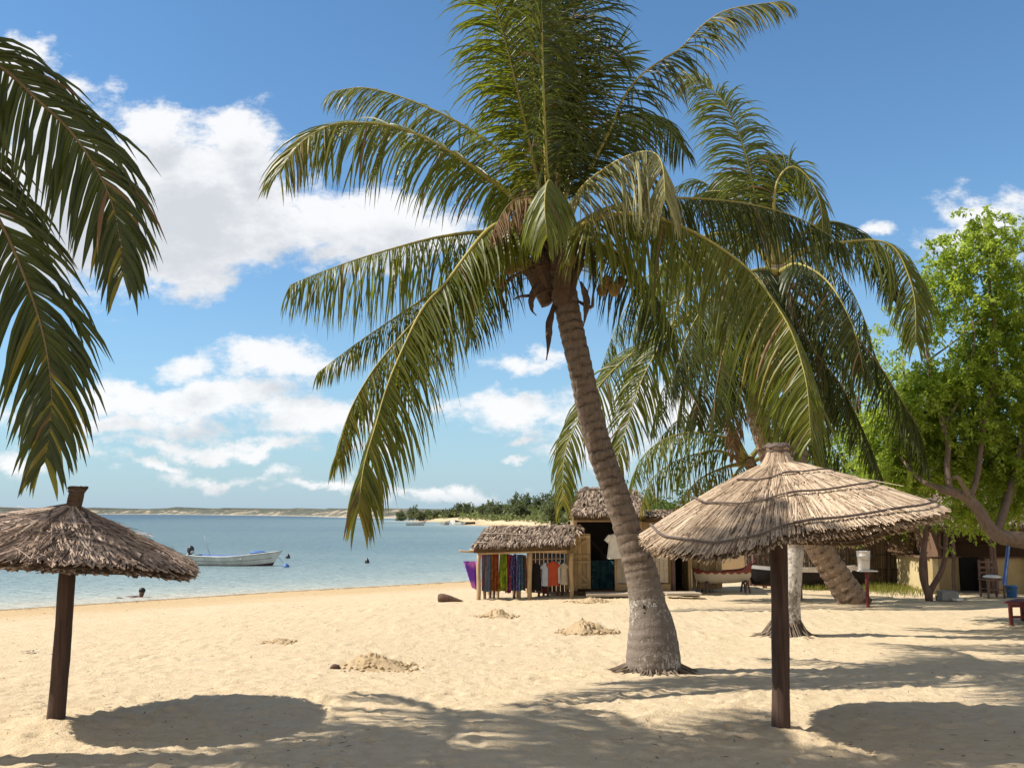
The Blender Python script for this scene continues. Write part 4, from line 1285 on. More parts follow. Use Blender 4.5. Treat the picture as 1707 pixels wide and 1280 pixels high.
        for i in range(420):
            a = rr.uniform(0, 6.283)
            d = Vector((math.cos(a), math.sin(a), 0))
            tg = Vector((-math.sin(a), math.cos(a), 0))
            w = rr.uniform(0.007, 0.015)
            pr = [(0.10, -0.04), (0.064, 0.03), (0.066, 0.11), (0.064, 0.18), (0.085 * rr.uniform(.85, 1.1), 0.215 + rr.uniform(-.01, .02))]
            lean = Vector((0.16, 0, 0))
            prev = None
            for j, (r_, h) in enumerate(pr):
                p = c + d * r_ * rr.uniform(0.97, 1.03) + Vector((0, 0, h)) + lean * max(h, 0)
                ids = (mb.vert(p - tg * w), mb.vert(p + d * w * 0.6), mb.vert(p + tg * w))
                if prev:
                    mb.face(prev[0], prev[1], ids[1], ids[0]); mb.face(prev[1], prev[2], ids[2], ids[1])
                prev = ids
        mb.mi = 1
        mb.lathe(c, [(0.09, -0.05), (0.058, 0.03), (0.058, 0.18), (0.072, 0.205), (0.068, 0.22), (0.02, 0.22)], 16, axis=(0.16, 0, 1))
        mb.build('tied_neck', [M['fibre'], M['post_dark']], P)
        mb = MB()
        n = 30
        mb.tube([c + Vector((math.cos(6.283 * k / n) * 0.076 + 0.03, math.sin(6.283 * k / n) * 0.076, 0.190 + 0.01 * math.sin(k))) for k in range(n + 1)], 0.012, 6, False, wob=0.25)
        mb.build('rope_ring', M['hoop'], P, True)
    return P


def periodic(keys):
    ks = sorted((math.radians(a) % (2 * math.pi), v) for a, v in keys)
    A = [ks[-1][0] - 2 * math.pi] + [k[0] for k in ks] + [ks[0][0] + 2 * math.pi]
    B = [ks[-1][1]] + [k[1] for k in ks] + [ks[0][1]]

    def f(t):
        t %= 2 * math.pi
        i = max(j for j in range(len(A) - 1) if A[j] <= t)
        u = (t - A[i]) / (A[i + 1] - A[i])
        u = u * u * (3 - 2 * u) * 0.5 + u * 0.5
        return B[i] * (1 - u) + B[i + 1] * u
    return f


bR = G(1301, 1222)
topR = W(1297, 745, bR.y + 0.02)
apR = W(1297, 776, bR.y)
parasol(bR, topR - Vector((0, 0, 0.12)), periodic([(0, 1.50), (-45, 1.42), (-90, 1.25), (-135, 1.32), (180, 1.33), (135, 1.28), (90, 1.25), (45, 1.52)]),
        periodic([(0, 2.03), (-25, 2.0), (-50, 1.94), (-90, 1.83), (-103, 1.79), (-116, 1.69), (-132, 1.62), (-160, 1.66), (180, 1.76), (135, 1.74), (90, 1.70), (45, 1.68), (22, 1.84)]),
        apR.z + 0.02, None, ('straw',), 5, 6400, 0.07, 'wide pale straw parasol on a dark post at the right, tilted up to the right', [
            (0.33, 0.062, 0.010, -2.7, -0.5), (0.60, 0.062, 0.011, -3.1, -0.1), (0.925, 0.050, 0.013, -3.3, 0.1), (0.91, -0.078, 0.012, 0, 6.2)],
        0.085, width=(0.010, 0.024), loft=1.1, cen=(apR.x, apR.y), pw=1.2)
bL = G(92, 1203)
apL = W(122, 846, bL.y)
parasol(bL, apL - Vector((0, 0, 0.02)), periodic([(0, 1.22), (-45, 1.12), (-90, 1.0), (-135, 1.25), (180, 1.55), (135, 1.4), (90, 1.1), (45, 1.15)]),
        periodic([(0, 1.37), (-45, 1.48), (-90, 1.535), (-135, 1.58), (180, 1.82), (135, 1.84), (90, 1.62), (45, 1.50)]),
        apL.z - 0.02, None, ('straw_grey',), 9, 3400, 0.28, 'shaggy weathered grey parasol on a dark post at the left edge, stub on top', [
            (0.80, -0.078, 0.012, 0, 6.2)], 0.086, loft=1.8, width=(0.018, 0.046), cen=(apL.x, apL.y), pw=0.97, stump=True)


# ------------------------------------------------------------------ thatch on the huts
def roof_patch(mb, A, B, C, D, n, seed, wid=(0.02, 0.05), ln=(0.3, 0.5), thick=0.10):
    """A,B eave ends, C,D ridge ends (C above A)"""
    rr = random.Random(seed)
    A, B, C, D = map(Vector, (A, B, C, D))
    nrm = (B - A).cross(C - A).normalized()
    if nrm.z < 0: nrm = -nrm
    slope = (C - A).length

    def at(u, v):
        return (A * (1 - u) + B * u) * (1 - v) + (C * (1 - u) + D * u) * v
    mb.mi = 1
    lo, hi = [], []
    for (u, v) in ((0, 0), (1, 0), (1, 1), (0, 1)):
        p = at(u, v)
        hi.append(mb.vert(p)); lo.append(mb.vert(p - nrm * thick))
    mb.face(*hi); mb.face(*lo[::-1])
    for i in range(4):
        mb.face(hi[i], lo[i], lo[(i + 1) % 4], hi[(i + 1) % 4])
    mb.mi = 0
    for i in range(n):
        L = rr.uniform(*ln)
        v = max(rr.random() ** 0.8, (L - rr.uniform(0.0, 0.10)) / slope)
        u = rr.uniform(-0.01, 1.01)
        p = at(u, v) + nrm * rr.uniform(0.01, 0.05)
        dn = (at(u, 0) - at(u, 1)).normalized()
        sd = (B - A).normalized()
        d = (dn + sd * rr.gauss(0, 0.28) + nrm * rr.uniform(-0.05, 0.12)).normalized()
        w = rr.uniform(*wid) * 0.5
        s_ = d.cross(nrm).normalized()
        q1 = p + d * L * 0.55 + nrm * rr.uniform(0.0, 0.04)
        q2 = p + d * L + nrm * rr.uniform(-0.04, 0.03)
        tw = nrm * rr.uniform(-0.6, 0.6) * w
        a = [mb.vert(x_) for x_ in (p - s_ * w, p + s_ * w, q1 + s_ * w + tw, q1 - s_ * w - tw, q2)]
        mb.face(a[0], a[1], a[2], a[3]); mb.face(a[3], a[2], a[4])


def planks(mb, A, B, h, n, thick=0.03, gap=0.008, jit=0.01, z0=0.0):
    """vertical boards between two floor points"""
    A, B = Vector(A), Vector(B)
    t = (B - A)
    L = t.length
    t.normalize()
    nn = Vector((-t.y, t.x, 0))
    for i in range(n):
        w = L / n - gap
        c = A + t * (L * (i + 0.5) / n) + Vector((0, 0, z0 + h / 2))
        mb.box(c + nn * RNG.uniform(-jit, jit) * 0.5, (w, thick, h + RNG.uniform(-jit, jit)), axes=(t, nn, (0, 0, 1)))


def pole(mb, a, b, r, r2=None, seed=0, bend=0.02):
    rr = random.Random(seed)
    a, b = Vector(a), Vector(b)
    mid = [a.lerp(b, f) + Vector((rr.uniform(-bend, bend), rr.uniform(-bend, bend), rr.uniform(-bend, bend) * .3)) for f in (0.33, 0.66)]
    pts, _ = catmull([a] + mid + [b], 10)
    mb.tube(pts, [r + ((r2 or r) - r) * k / 9 for k in range(10)], 8, True, wob=0.05)


# ---- low stall where the cloths hang
gS = G(797, 999)
dS = gS.y
zS = gS.z
stall = thing('thatched_stall', W(868, 998, dS + 0.8) * 1.0, 'low thatched stall with open front and coloured cloths hanging under its eave', 'market stall')
for (px, d_, i) in ((797, dS, 0), (883, dS + 0.05, 1), (952, dS + 0.15, 2), (815, dS + 1.9, 3), (880, dS + 1.9, 4), (945, dS + 1.9, 5)):
    a = W(px, 998, d_); a.z = ground_z(a.x, a.y) - 0.1
    b = W(px + 1, 921, d_ if d_ < dS + 1 else dS + 0.1); b.x = a.x + 0.02; b.y = a.y
    if d_ > dS + 1: b.z -= 0.02
    mb = MB()
    pole(mb, a, b, 0.055, 0.05, i, 0.015)
    mb.build('post', M['pole'], stall, True)
mb = MB()
E0, E1 = W(790, 915, dS - 0.15), W(948, 910, dS - 0.05)
R0, R1 = W(822, 878, dS + 1.1), W(968, 876, dS + 1.15)
roof_patch(mb, E0, E1, R0, R1, 2600, 3, (0.03, 0.07), (0.22, 0.45))
K0, K1 = E0 + Vector((0.2, 2.4, 0.0)), E1 + Vector((0.2, 2.4, 0.05))
roof_patch(mb, K1, K0, R1, R0, 500, 4, (0.03, 0.07), (0.22, 0.45))
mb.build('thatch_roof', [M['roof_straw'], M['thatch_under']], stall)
for i, (a, b) in enumerate((((812, 886), (968, 883)), ((806, 892.5), (940, 898)), ((795, 908), (938, 911)))):
    f = (i * 0.38 + 0.12)
    mb = MB()
    pole(mb, W(a[0], a[1], dS + 1.0 - f * 1.1) + Vector((0, -0.06, 0.06)), W(b[0], b[1], dS + 1.05 - f * 1.1) + Vector((0, -0.06, 0.06)), 0.016, 0.012, i, 0.03)
    mb.build('roof_pole', M['grey_plank'], stall, True)
for (a, b, r_, o_) in (((765, 918), (800, 921), .022, 0), ((782, 917), (945, 920.5), .03, .02), ((796, 922), (945, 917), .035, -.02)):
    mb = MB()
    pole(mb, W(a[0], a[1], dS + o_), W(b[0], b[1], dS + 0.05 + o_), r_, r_ * .9, int(a[0]), 0.015)
    mb.build('eave_beam', M['pole'], stall, True)
mb = MB()
pole(mb, W(877, 932, dS + 0.3), W(940, 931, dS + 0.35), 0.012, 0.012, 2, 0.01)
mb.build('hanging_rail', M['pole'], stall, True)
mb = MB()
planks(mb, W(886, 998, dS + 2.0), W(948, 998, dS + 2.0), 1.25, 9)
mb.build('back_wall', M['plank_brown'], stall)
for i, px in enumerate((808, 817, 823, 830, 857, 862.5, 866)):
    a = W(px, 998, dS + 0.28 + 0.1 * (i % 3)); a.z = ground_z(a.x, a.y) - 0.03
    b = W(px - 1 + (i % 3), 980, dS + 0.3 + 0.1 * (i % 3)); b.z += 0.2
    mb = MB()
    mb.tube([a, a + Vector((0.0, 0, 0.06)), (a + b) / 2, b], [0.05, 0.033, 0.045, 0.06], 8, True)
    mb.build('stake', M['pole'] if i in (3, 6) else M['plank_brown'], stall, True)


def cloth(label, xt0, xt1, xb0, xb1, yt, yb, d, mat, folds, seed, cat='cloth', name='hanging_cloth', group='cloths and garments hung at the stall', skew=0):
    rr = random.Random(seed)
    mb = MB()
    if group:
        xt0, xt1, xb0, xb1 = xt0 - .8, xt1 + .8, xb0 - 1.2, xb1 + 1.2
    nu, nv = 26, 14
    ph = rr.uniform(0, 6)
    ids = []
    for j in range(nv + 1):
        v = j / nv
        row = []
        for i in range(nu + 1):
            u = i / nu
            px = (xt0 + (xt1 - xt0) * u) * (1 - v) + (xb0 + (xb1 - xb0) * u) * v
            py = yt + (yb + skew * (u - 0.5) - yt) * v + (0.6 * math.sin(u * folds * 6.283 + ph) * v)
            dd = d + (0.035 + 0.02 * v) * math.sin(u * folds * 6.283 + ph + v * 0.6) + 0.02 * math.sin(u * folds * 15 + v * 2 + ph)
            row.append(mb.vert(W(px, py, dd)))
        ids.append(row)
    for j in range(nv):
        for i in range(nu):
            mb.face(ids[j][i], ids[j][i + 1], ids[j + 1][i + 1], ids[j + 1][i])
    o = mb.build(name, mat, None, True)
    return tag(o, label, cat, group)


CL = [
    ('purple and pink painted cloth stretched beside the left corner post of the stall', 773, 797, 788, 797, 935, 982, dS + 0.1, cloth_mat('cloth_purple', (0.16, 0.05, 0.36), (0.48, 0.16, 0.44), 3.0, 0.62), 1.0, 4),
    ('dull mauve striped cloth hanging just right of the corner post', 803, 811, 804, 809, 923, 985, dS + 0.12, cloth_mat('cloth_mauve', (0.25, 0.08, 0.13), (0.16, 0.14, 0.18)), 1.5, 0),
    ('slate blue cloth hanging second from the corner post', 812, 818, 808, 819, 923, 986, dS + 0.16, cloth_mat('cloth_slate', (0.11, 0.16, 0.22), (0.20, 0.26, 0.31), 14), 2, 0),
    ('rust brown printed cloth hanging between the slate blue and the lime one', 819, 831, 819, 830, 923, 985, dS + 0.14, cloth_mat('cloth_rust', (0.33, 0.10, 0.03), (0.22, 0.055, 0.02), 14, 0.6, (0.5, 0.3, 0.05)), 2.5, 0),
    ('lime green and yellow cloth with a red hem', 834, 844, 831, 845, 923, 985, dS + 0.12, cloth_mat('cloth_lime', (0.32, 0.38, 0.03), (0.14, 0.22, 0.02), 8, 0.6, (0.35, 0.06, 0.03)), 1.6, -1.5),
    ('dark green cloth hanging behind the lime one', 842, 849, 840, 848, 923, 982, dS + 0.25, cloth_mat('cloth_deep_green', (0.05, 0.09, 0.06), (0.12, 0.05, 0.04)), 1.2, 0),
    ('crimson cloth hanging left of the white and blue patterned one', 848, 853, 843, 851, 924, 988, dS + 0.12, cloth_mat('cloth_crimson', (0.36, 0.05, 0.09), (0.22, 0.03, 0.08)), 1.5, 0),
    ('navy cloth with bold white and blue squares at its foot', 853, 857, 849, 856, 925, 984, dS + 0.15, cloth_mat('cloth_navy', (0.06, 0.07, 0.24), (0.10, 0.17, 0.44), 12, 0.6, (0.6, 0.62, 0.7)), 1.2, 0),
    ('orange red narrow cloth between two navy ones', 857, 860, 856, 860, 923, 983, dS + 0.2, cloth_mat('cloth_orange', (0.36, 0.08, 0.05), (0.12, 0.05, 0.16)), 1, 0),
    ('violet and blue patterned cloth beside the green patterned one', 862, 867, 861, 867, 924, 985, dS + 0.13, cloth_mat('cloth_violet', (0.13, 0.11, 0.28), (0.09, 0.14, 0.34), 12, 0.6, (0.5, 0.55, 0.65)), 1.4, 0),
    ('green and teal patterned cloth, the greenest towards the middle post', 867, 872, 866, 875, 924, 984, dS + 0.12, cloth_mat('cloth_teal', (0.04, 0.15, 0.11), (0.05, 0.10, 0.20), 13, 0.6, (0.35, 0.42, 0.3)), 1.6, 0),
    ('coral red flowered cloth hanging just left of the middle post', 873, 876, 874, 880, 925, 981, dS + 0.16, cloth_mat('cloth_coral', (0.40, 0.13, 0.09), (0.18, 0.08, 0.07), 15), 1.2, 0),
]
for i, (lb, a, b, c_, d_, yt, yb, dd, mt, fo, sk) in enumerate(CL):
    cloth(lb, a, b, c_, d_, yt, yb, dd, mt, fo, 10 + i, skew=sk)


def garment(label, cx, yt, yb, w, d, col, seed, sleeves=0.5, flare=1.1, turn=1.0, cat='shirt', group='cloths and garments hung at the stall', mat=None, thick=0.07):
    """a shirt or dress on a hanger: flattened tube with shoulders, a neck and short sleeves"""
    rr = random.Random(seed)
    mb = MB()
    top, bot = W(cx, yt, d), W(cx, yb, d)
    H = top.z - bot.z
    hw = w * d / F_PX / 2
    n = 28
    prof = [(0.0, 0.26), (0.02, 0.34), (0.05, 0.62), (0.09, 0.82), (0.16, 0.84), (0.3, 0.80), (0.5, 0.82), (0.75, 0.9), (1.0, 1.0)]
    ids = []
    for (v, k) in prof:
        row = []
        for i in range(n):
            a = 6.283 * i / n
            k2 = k * (1 + (flare - 1) * v)
            fold = 1 + 0.12 * v * math.sin(5 * a + seed) + 0.08 * v * math.sin(9 * a + seed * 2)
            p = Vector((math.cos(a) * hw * k2 * turn, math.sin(a) * (thick * (0.5 + 0.6 * v)) * fold, 0))
            z = top.z - H * v * (1 + 0.015 * math.sin(3 * a + seed))
            row.append(mb.vert((top.x + p.x, top.y + p.y, z)))
        ids.append(row)
    for j in range(len(ids) - 1):
        for i in range(n):
            mb.face(ids[j][i], ids[j][(i + 1) % n], ids[j + 1][(i + 1) % n], ids[j + 1][i])
    if sleeves > 0:
        for s in (-1, 1):
            a = Vector((top.x + s * hw * 0.62 * turn, top.y, top.z - H * 0.10))
            b = a + Vector((s * hw * 0.42 * turn, -0.01, -H * 0.12 - hw * 0.35 * sleeves))
            mb.tube([a, a.lerp(b, 0.5), b], [hw * 0.24, hw * 0.26, hw * 0.27], 10, False)
    o = mb.build('hanging_shirt' if cat == 'shirt' else 'hanging_dress', mat or plain_mat('fabric_' + str(seed), col, 0.9, 0.1, 0.2, 7, 0.1), None, True)
    return tag(o, label, cat, group)


garment('long black dress hanging to the right of the middle post', 893.5, 938, 983, 16, dS + 0.3, (0.018, 0.016, 0.018), 31, 0, 1.15, cat='dress')
garment('pale blue shirt hanging between the black dress and the red one', 909, 938, 976, 14, dS + 0.32, (0.42, 0.48, 0.58), 32, 0.6)
garment('tan shirt hanging right behind the pale blue one', 914.5, 941, 977, 9, dS + 0.40, (0.42, 0.30, 0.19), 33, 0.4)
garment('bright orange red dress hanging near the plank door', 922, 935, 976, 19, dS + 0.28, (0.42, 0.075, 0.035), 34, 0.1, 1.0, cat='dress')
garment('narrow white shirt hanging edge-on right of the red dress', 931, 936, 972, 7, dS + 0.33, (0.55, 0.53, 0.52), 35, 0.2)
garment('dark brown shirt hanging edge-on beside the white one', 935, 937, 973, 7, dS + 0.4, (0.07, 0.05, 0.035), 36, 0.2)
garment('cream shirt half hidden behind the open plank door', 940, 938, 974, 13, dS + 0.36, (0.52, 0.44, 0.33), 37, 0.3)
# low table under the rack
tb = thing('low_table', W(915, 997, dS + 0.7), 'dark low table under the rack of shirts with a red cloth on its shelf', 'table')
for (px, o_) in ((898, .6), (906, .95), (913, .6), (929, .75), (937, .95)):
    a = W(px, 998, dS + o_); a.z = ground_z(a.x, a.y) - 0.03
    mb = MB(); mb.bar(a, a + Vector((0.02, 0, 0.42)), 0.07, 0.06); mb.build('leg', M['plank_brown'], tb)
mb = MB()
a = W(917, 975, dS + 0.8)
mb.box((a.x, a.y, ground_z(a.x, a.y) + 0.42), (0.75, 0.5, 0.05)); mb.build('tabletop', M['plank_brown'], tb)
mb = MB()
mb.blob((a.x - 0.12, a.y - 0.15, ground_z(a.x, a.y) + 0.2), (0.1, 0.08, 0.12), 3, 12, 8, 0.1)
o = mb.build('red_bundle', M['red_paint'], None, True)
tag(o, 'small red bundle under the rack of shirts', 'bundle')

# ---- tall hut with the plank door
dH = dS + 1.0
zf = W(980, 985, dH).z
hut = thing('thatched_hut', W(1060, 992, dH + 1.3), 'tall thatched hut with a wide open dark doorway and plank walls', 'hut')
XL, XR = W(958, 900, dH).x, W(1150, 900, dH).x
zl = W(980, 869, dH).z
dep = 2.4
mb = MB()
def px2x(px, d): return W(px, 900, d).x
# front wall pieces (butted), side and back walls
for (a, b, z0, z1) in ((1026, 1061, zf, zf + 0.62), (1061, 1122, zf, zl), (1146, 1152, zf, zl)):
    planks(mb, (px2x(a, dH), dH, 0), (px2x(b, dH), dH, 0), z1 - z0, max(2, int((b - a) / 9)), z0=z0)
planks(mb, (px2x(1026, dH), dH, 0), (px2x(1061, dH), dH, 0), 0.35, 3, z0=zl - 0.35)
planks(mb, (XL, dH + 0.05, 0), (XL, dH + dep, 0), zl - zf, 12, z0=zf)
planks(mb, (XR, dH + 0.05, 0), (XR, dH + dep, 0), zl - zf, 12, z0=zf)
planks(mb, (XL, dH + dep, 0), (XR, dH + dep, 0), zl - zf, 16, z0=zf)
mb.build('wall', M['plank'], hut)
mb = MB()
mb.box(((XL + XR) / 2, dH + dep / 2, zf - 0.04), (XR - XL + 0.1, dep + 0.1, 0.07))
mb.build('floor', M['plank_brown'], hut)
mb = MB()
for px in (960, 1030, 1090, 1148):
    for q in (0.1, dep - 0.1):
        x_ = px2x(px, dH)
        mb.box((x_, dH + q, (zf - 0.5) / 1 + 0.12), (0.12, 0.12, 0.62))
mb.build('stilt', M['pole'], hut)
mb = MB()
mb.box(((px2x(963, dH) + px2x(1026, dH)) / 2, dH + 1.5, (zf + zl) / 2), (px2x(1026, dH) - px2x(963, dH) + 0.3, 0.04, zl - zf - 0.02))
mb.build('shade_panel', M['hull_shade_black'], hut)  # near-black sheet standing in for the shade inside the doorway
mb = MB()
mb.box(((px2x(955, dH) + px2x(1040, dH)) / 2, dH - 0.06, zl + 0.05), (px2x(1040, dH) - px2x(955, dH), 0.1, 0.12))
mb.build('lintel', M['pole'], hut)
for px in (958.5, 1026.5):
    mb = MB()
    mb.box((px2x(px, dH), dH - 0.055, (zf + zl) / 2), (0.09, 0.09, zl - zf - 0.02))
    mb.build('door_post', M['pole'], hut)
# roof: steep, gable towards the camera side hidden; ridge runs left to right
mb = MB()
za, zr = zl + 0.12, W(975, 813, dH + 1.0).z
XE = px2x(1072, dH)
e0, e1 = Vector((px2x(955, dH), dH - 0.4, za)), Vector((XE, dH - 0.4, za))
r0, r1 = Vector((px2x(975, dH + 1.0), dH + 1.0, zr)), Vector((XE - 0.1, dH + 1.0, zr - 0.05))
k0, k1 = Vector((px2x(955, dH), dH + dep + 0.4, za)), Vector((XE, dH + dep + 0.4, za))
roof_patch(mb, (XE + 0.02, dH - 0.35, zl + .08), (XR + .15, dH - 0.35, zl + .08), (XE + 0.02, dH + dep + .2, zl + .25), (XR + .15, dH + dep + .2, zl + .25), 500, 14, (0.03, 0.075), (0.2, 0.4))
roof_patch(mb, e0, e1, r0, r1, 2400, 11, (0.03, 0.075), (0.2, 0.4))
roof_patch(mb, k1, k0, r1, r0, 600, 12, (0.03, 0.075), (0.2, 0.4))
mb.mi = 1
f3 = [mb.vert(e0 + Vector((0.05, 0.02, -0.05))), mb.vert(k0 + Vector((0.05, -0.02, -0.05))), mb.vert(r0 + Vector((0.03, 0, -0.05)))]
mb.face(*f3)
mb.build('thatch_roof', [M['roof_straw'], M['thatch_under']], hut)
for i, (a, b, o_) in enumerate((((972, 818), (1030, 817), .85), ((971, 823), (1040, 835), .72))):
    mb = MB()
    pole(mb, W(*a, dH + o_) + Vector((0, -0.1, 0.03)), W(*b, dH + o_) + Vector((0, -0.1, 0.03)), 0.02, 0.018, i, 0.01)
    mb.build('roof_pole', M['hoop'], hut, True)
# the open door, swung flat towards the stall
dd = dH - 0.18
door = MB()
dz0, dz1 = W(960, 981, dd).z, W(960, 889, dd).z
planks(door, (px2x(941, dd), dd, 0), (px2x(984, dd), dd - 0.05, 0), dz1 - dz0, 6, z0=dz0)
dob = door.build('door', M['plank'], hut)
xa, xb = px2x(942, dd), px2x(983.5, dd)
zm = (dz0 + dz1) / 2
for (a, b) in (((xa, dz1 - 0.08), (xb, dz1 - 0.08)), ((xa, zm + 0.12), (xb, zm + 0.12)), ((xa, zm - 0.02), (xb, zm - 0.02)), ((xa, dz0 + 0.1), (xb, dz0 + 0.1)), ((xa + .06, zm + 0.2), (xb - .06, dz1 - 0.15)), ((xa + .06, zm - 0.10), (xb - .06, dz0 + 0.17))):
    mb = MB()
    mb.bar((a[0], dd - 0.05, a[1]), (b[0], dd - 0.085, b[1]), 0.022, 0.07, up=(0, 0, 1))
    mb.build('brace', M['plank'], dob)
mb = MB()
mb.bar((xb - 0.05, dd - 0.08, zm), (xb - 0.05, dd - 0.08, zm - 0.12), 0.02, 0.02)
mb.build('latch', M['grey'], dob)
# shutters hung beside the window on the front
for i, (a, b, y0, y1) in enumerate(((1027, 1060, 930, 971), (1084, 1111, 929, 970))):
    mb = MB()
    planks(mb, (px2x(a, dH), dH - 0.10, 0), (px2x(b, dH), dH - 0.16, 0), W(0, y0, dH).z - W(0, y1, dH).z, 4, z0=W(0, y1, dH).z)
    mb.build('shutter', M['grey_plank'], hut)
    mb = MB()
    mb.box(((px2x(a, dH) + px2x(b, dH)) / 2, dH - 0.12, W(0, 978, dH).z), (px2x(b, dH) - px2x(a, dH) + 0.1, 0.1, 0.16))
    mb.build('sill_box', M['plank'], hut)
mb = MB()
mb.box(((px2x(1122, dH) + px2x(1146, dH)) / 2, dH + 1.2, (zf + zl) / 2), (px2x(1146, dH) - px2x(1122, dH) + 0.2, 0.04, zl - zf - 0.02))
mb.build('shade_panel', M['hull_shade_black'], hut)  # another near-black sheet, painted shade behind the narrow opening
mb = MB()
mb.box((px2x(1121, dH), dH - 0.03, (zf + zl) / 2), (0.08, 0.09, zl - zf - 0.02))
mb.build('door_post', M['red_bark'], hut)
# boards lying before the hut on blocks
bd = thing('boardwalk', W(1060, 998, dH - 0.9), 'narrow weathered plank walk on short blocks before the tall hut', 'boardwalk')
for (a, b, o_, zz) in ((977, 1052, -1.0, 991), (1110, 1168, -1.0, 990), (977, 1160, -0.5, 988.5)):
    p, q = W(a, zz, dH + o_), W(b, zz - 0.6, dH + o_)
    mb = MB(); mb.bar(p, q, 0.32, 0.05); mb.build('plank', M['grey_plank'], bd)
for px in (981, 1002, 1034, 1120, 1160):
    a = W(px, 994, dH - 1.0)
    mb = MB(); mb.lathe((a.x, a.y, ground_z(a.x, a.y) - 0.05), [(0.085, 0), (0.08, W(px, 992.2, dH - 1.0).z - ground_z(a.x, a.y) + 0.0)], 10); mb.build('block', M['pole'], bd, True)
garment('large white shirt hung in the doorway of the tall hut', 1028, 889, 931, 34, dH - 0.2, (0.74, 0.71, 0.64), 40, 0.7, 1.0, group='cloths and garments hung at the stall')
cloth('dark teal cloth hanging low inside the doorway of the tall hut', 969, 1022, 968, 1023, 934, 983, dH + 0.8, cloth_mat('cloth_dark_teal', (0.03, 0.09, 0.13), (0.05, 0.14, 0.17), 5, 0.6, (0.16, 0.2, 0.2)), 3.5, 41)
# second low hut to the right: plank shed behind the canoe
sh = thing('plank_shed', W(1175, 985, dH + 1.0), 'small plank shed with a dark door behind the red canoe', 'shed')
x0, x1 = px2x(1152, dH + 0.6), px2x(1202, dH + 0.6)
mb = MB()
planks(mb, (x0, dH + 0.6, 0), (x1, dH + 0.6, 0), 1.35, 7, z0=zf)
planks(mb, (x1, dH + 0.65, 0), (x1, dH + 2.4, 0), 1.35, 8, z0=zf)
mb.build('wall', M['plank'], sh)
mb = MB()
roof_patch(mb, (x0 - 0.1, dH + 0.4, zf + 1.3), (x1 + 0.2, dH + 0.4, zf + 1.3), (x0 - 0.1, dH + 1.5, zf + 1.9), (x1 + 0.2, dH + 1.5, zf + 1.9), 700, 15, (0.03, 0.07), (0.2, 0.4))
mb.build('thatch_roof', [M['roof_straw'], M['thatch_under']], sh)
for (px, w) in ((1166, .05), (1194, .06)):
    mb = MB(); mb.box((px2x(px, dH + .55), dH + 0.56, zf + 0.65), (w, 0.05, 1.25)); mb.build('batten', M['pole'], sh)
mb = MB()
mb.bar((x0 + .3, dH + .55, zf + .75), (x1 - .05, dH + .55, zf + 1.2), 0.03, 0.06); mb.build('brace', M['plank'], sh)

# ---- reed fence behind, with posts
gF = G(1330, 982)
dF = gF.y + 1.2
fe = thing('reed_fence', (px2x(1370, dF), dF, gF.z), 'brown reed screen fence with rough posts behind the dark rowing boat', 'fence')
mb = MB()
rr = random.Random(8)
xa, xb = px2x(1243, dF), px2x(1500, dF)
zt = W(0, 895, dF).z
for i in range(1500):
    x_ = rr.uniform(xa, xb)
    gz = gF.z - 0.1
    tp_ = zt + rr.gauss(0, 0.05)
    y_ = dF + rr.uniform(-0.05, 0.05)
    w = rr.uniform(0.006, 0.016)
    le = rr.gauss(0, 0.05)
    a = [mb.vert(p) for p in ((x_ - w, y_, gz), (x_ + w, y_ - 0.006, gz), (x_ + w + le, y_ - 0.006, tp_), (x_ - w + le, y_, tp_))]
    mb.face(*a)
for i in range(160):
    x_ = rr.uniform(xa, xb); z_ = rr.uniform(gF.z + 0.3, zt)
    L = rr.uniform(0.15, 0.35); an = rr.uniform(-2.2, -0.9)
    p = Vector((x_, dF - 0.07, z_)); q = p + Vector((math.cos(an) * L, -rr.uniform(0, 0.05), math.sin(an) * L))
    w = rr.uniform(0.008, 0.018)
    a = [mb.vert(v_) for v_ in (p - Vector((w, 0, 0)), p + Vector((w, 0, 0)), q + Vector((w * .4, 0, 0)), q - Vector((w * .4, 0, 0)))]
    mb.face(*a)
mb.build('reed_screen', M['reed'], fe)
for zz in (0.45, 0.85, 1.25):
    mb = MB(); pole(mb, (xa, dF - 0.07, gF.z + zz), (xb, dF - 0.07, gF.z + zz), 0.014, 0.012, int(zz * 10), 0.03); mb.build('rail', M['hoop'], fe, True)
for px, top in ((1254, 910), (1300, 893), (1407, 888), (1454, 890), (1479, 900)):
    mb = MB(); x_ = px2x(px, dF - .15); pole(mb, (x_, dF - 0.15, gF.z - 0.2), (x_ + 0.03, dF - 0.15, W(0, top, dF).z), 0.05, 0.045, px, 0.02); mb.build('post', M['red_bark'], fe, True)
# the pale wall seen through the gap
w2 = MB()
dW = dF + 9
w2.box((px2x(1230, dW), dW, ground_z(px2x(1230, dW), dW) + 0.55), (2.2, 0.2, 1.4))
tag(w2.build('garden_wall', M['sand_mound']), 'low sandy wall seen through the gap left of the reed fence', 'wall')


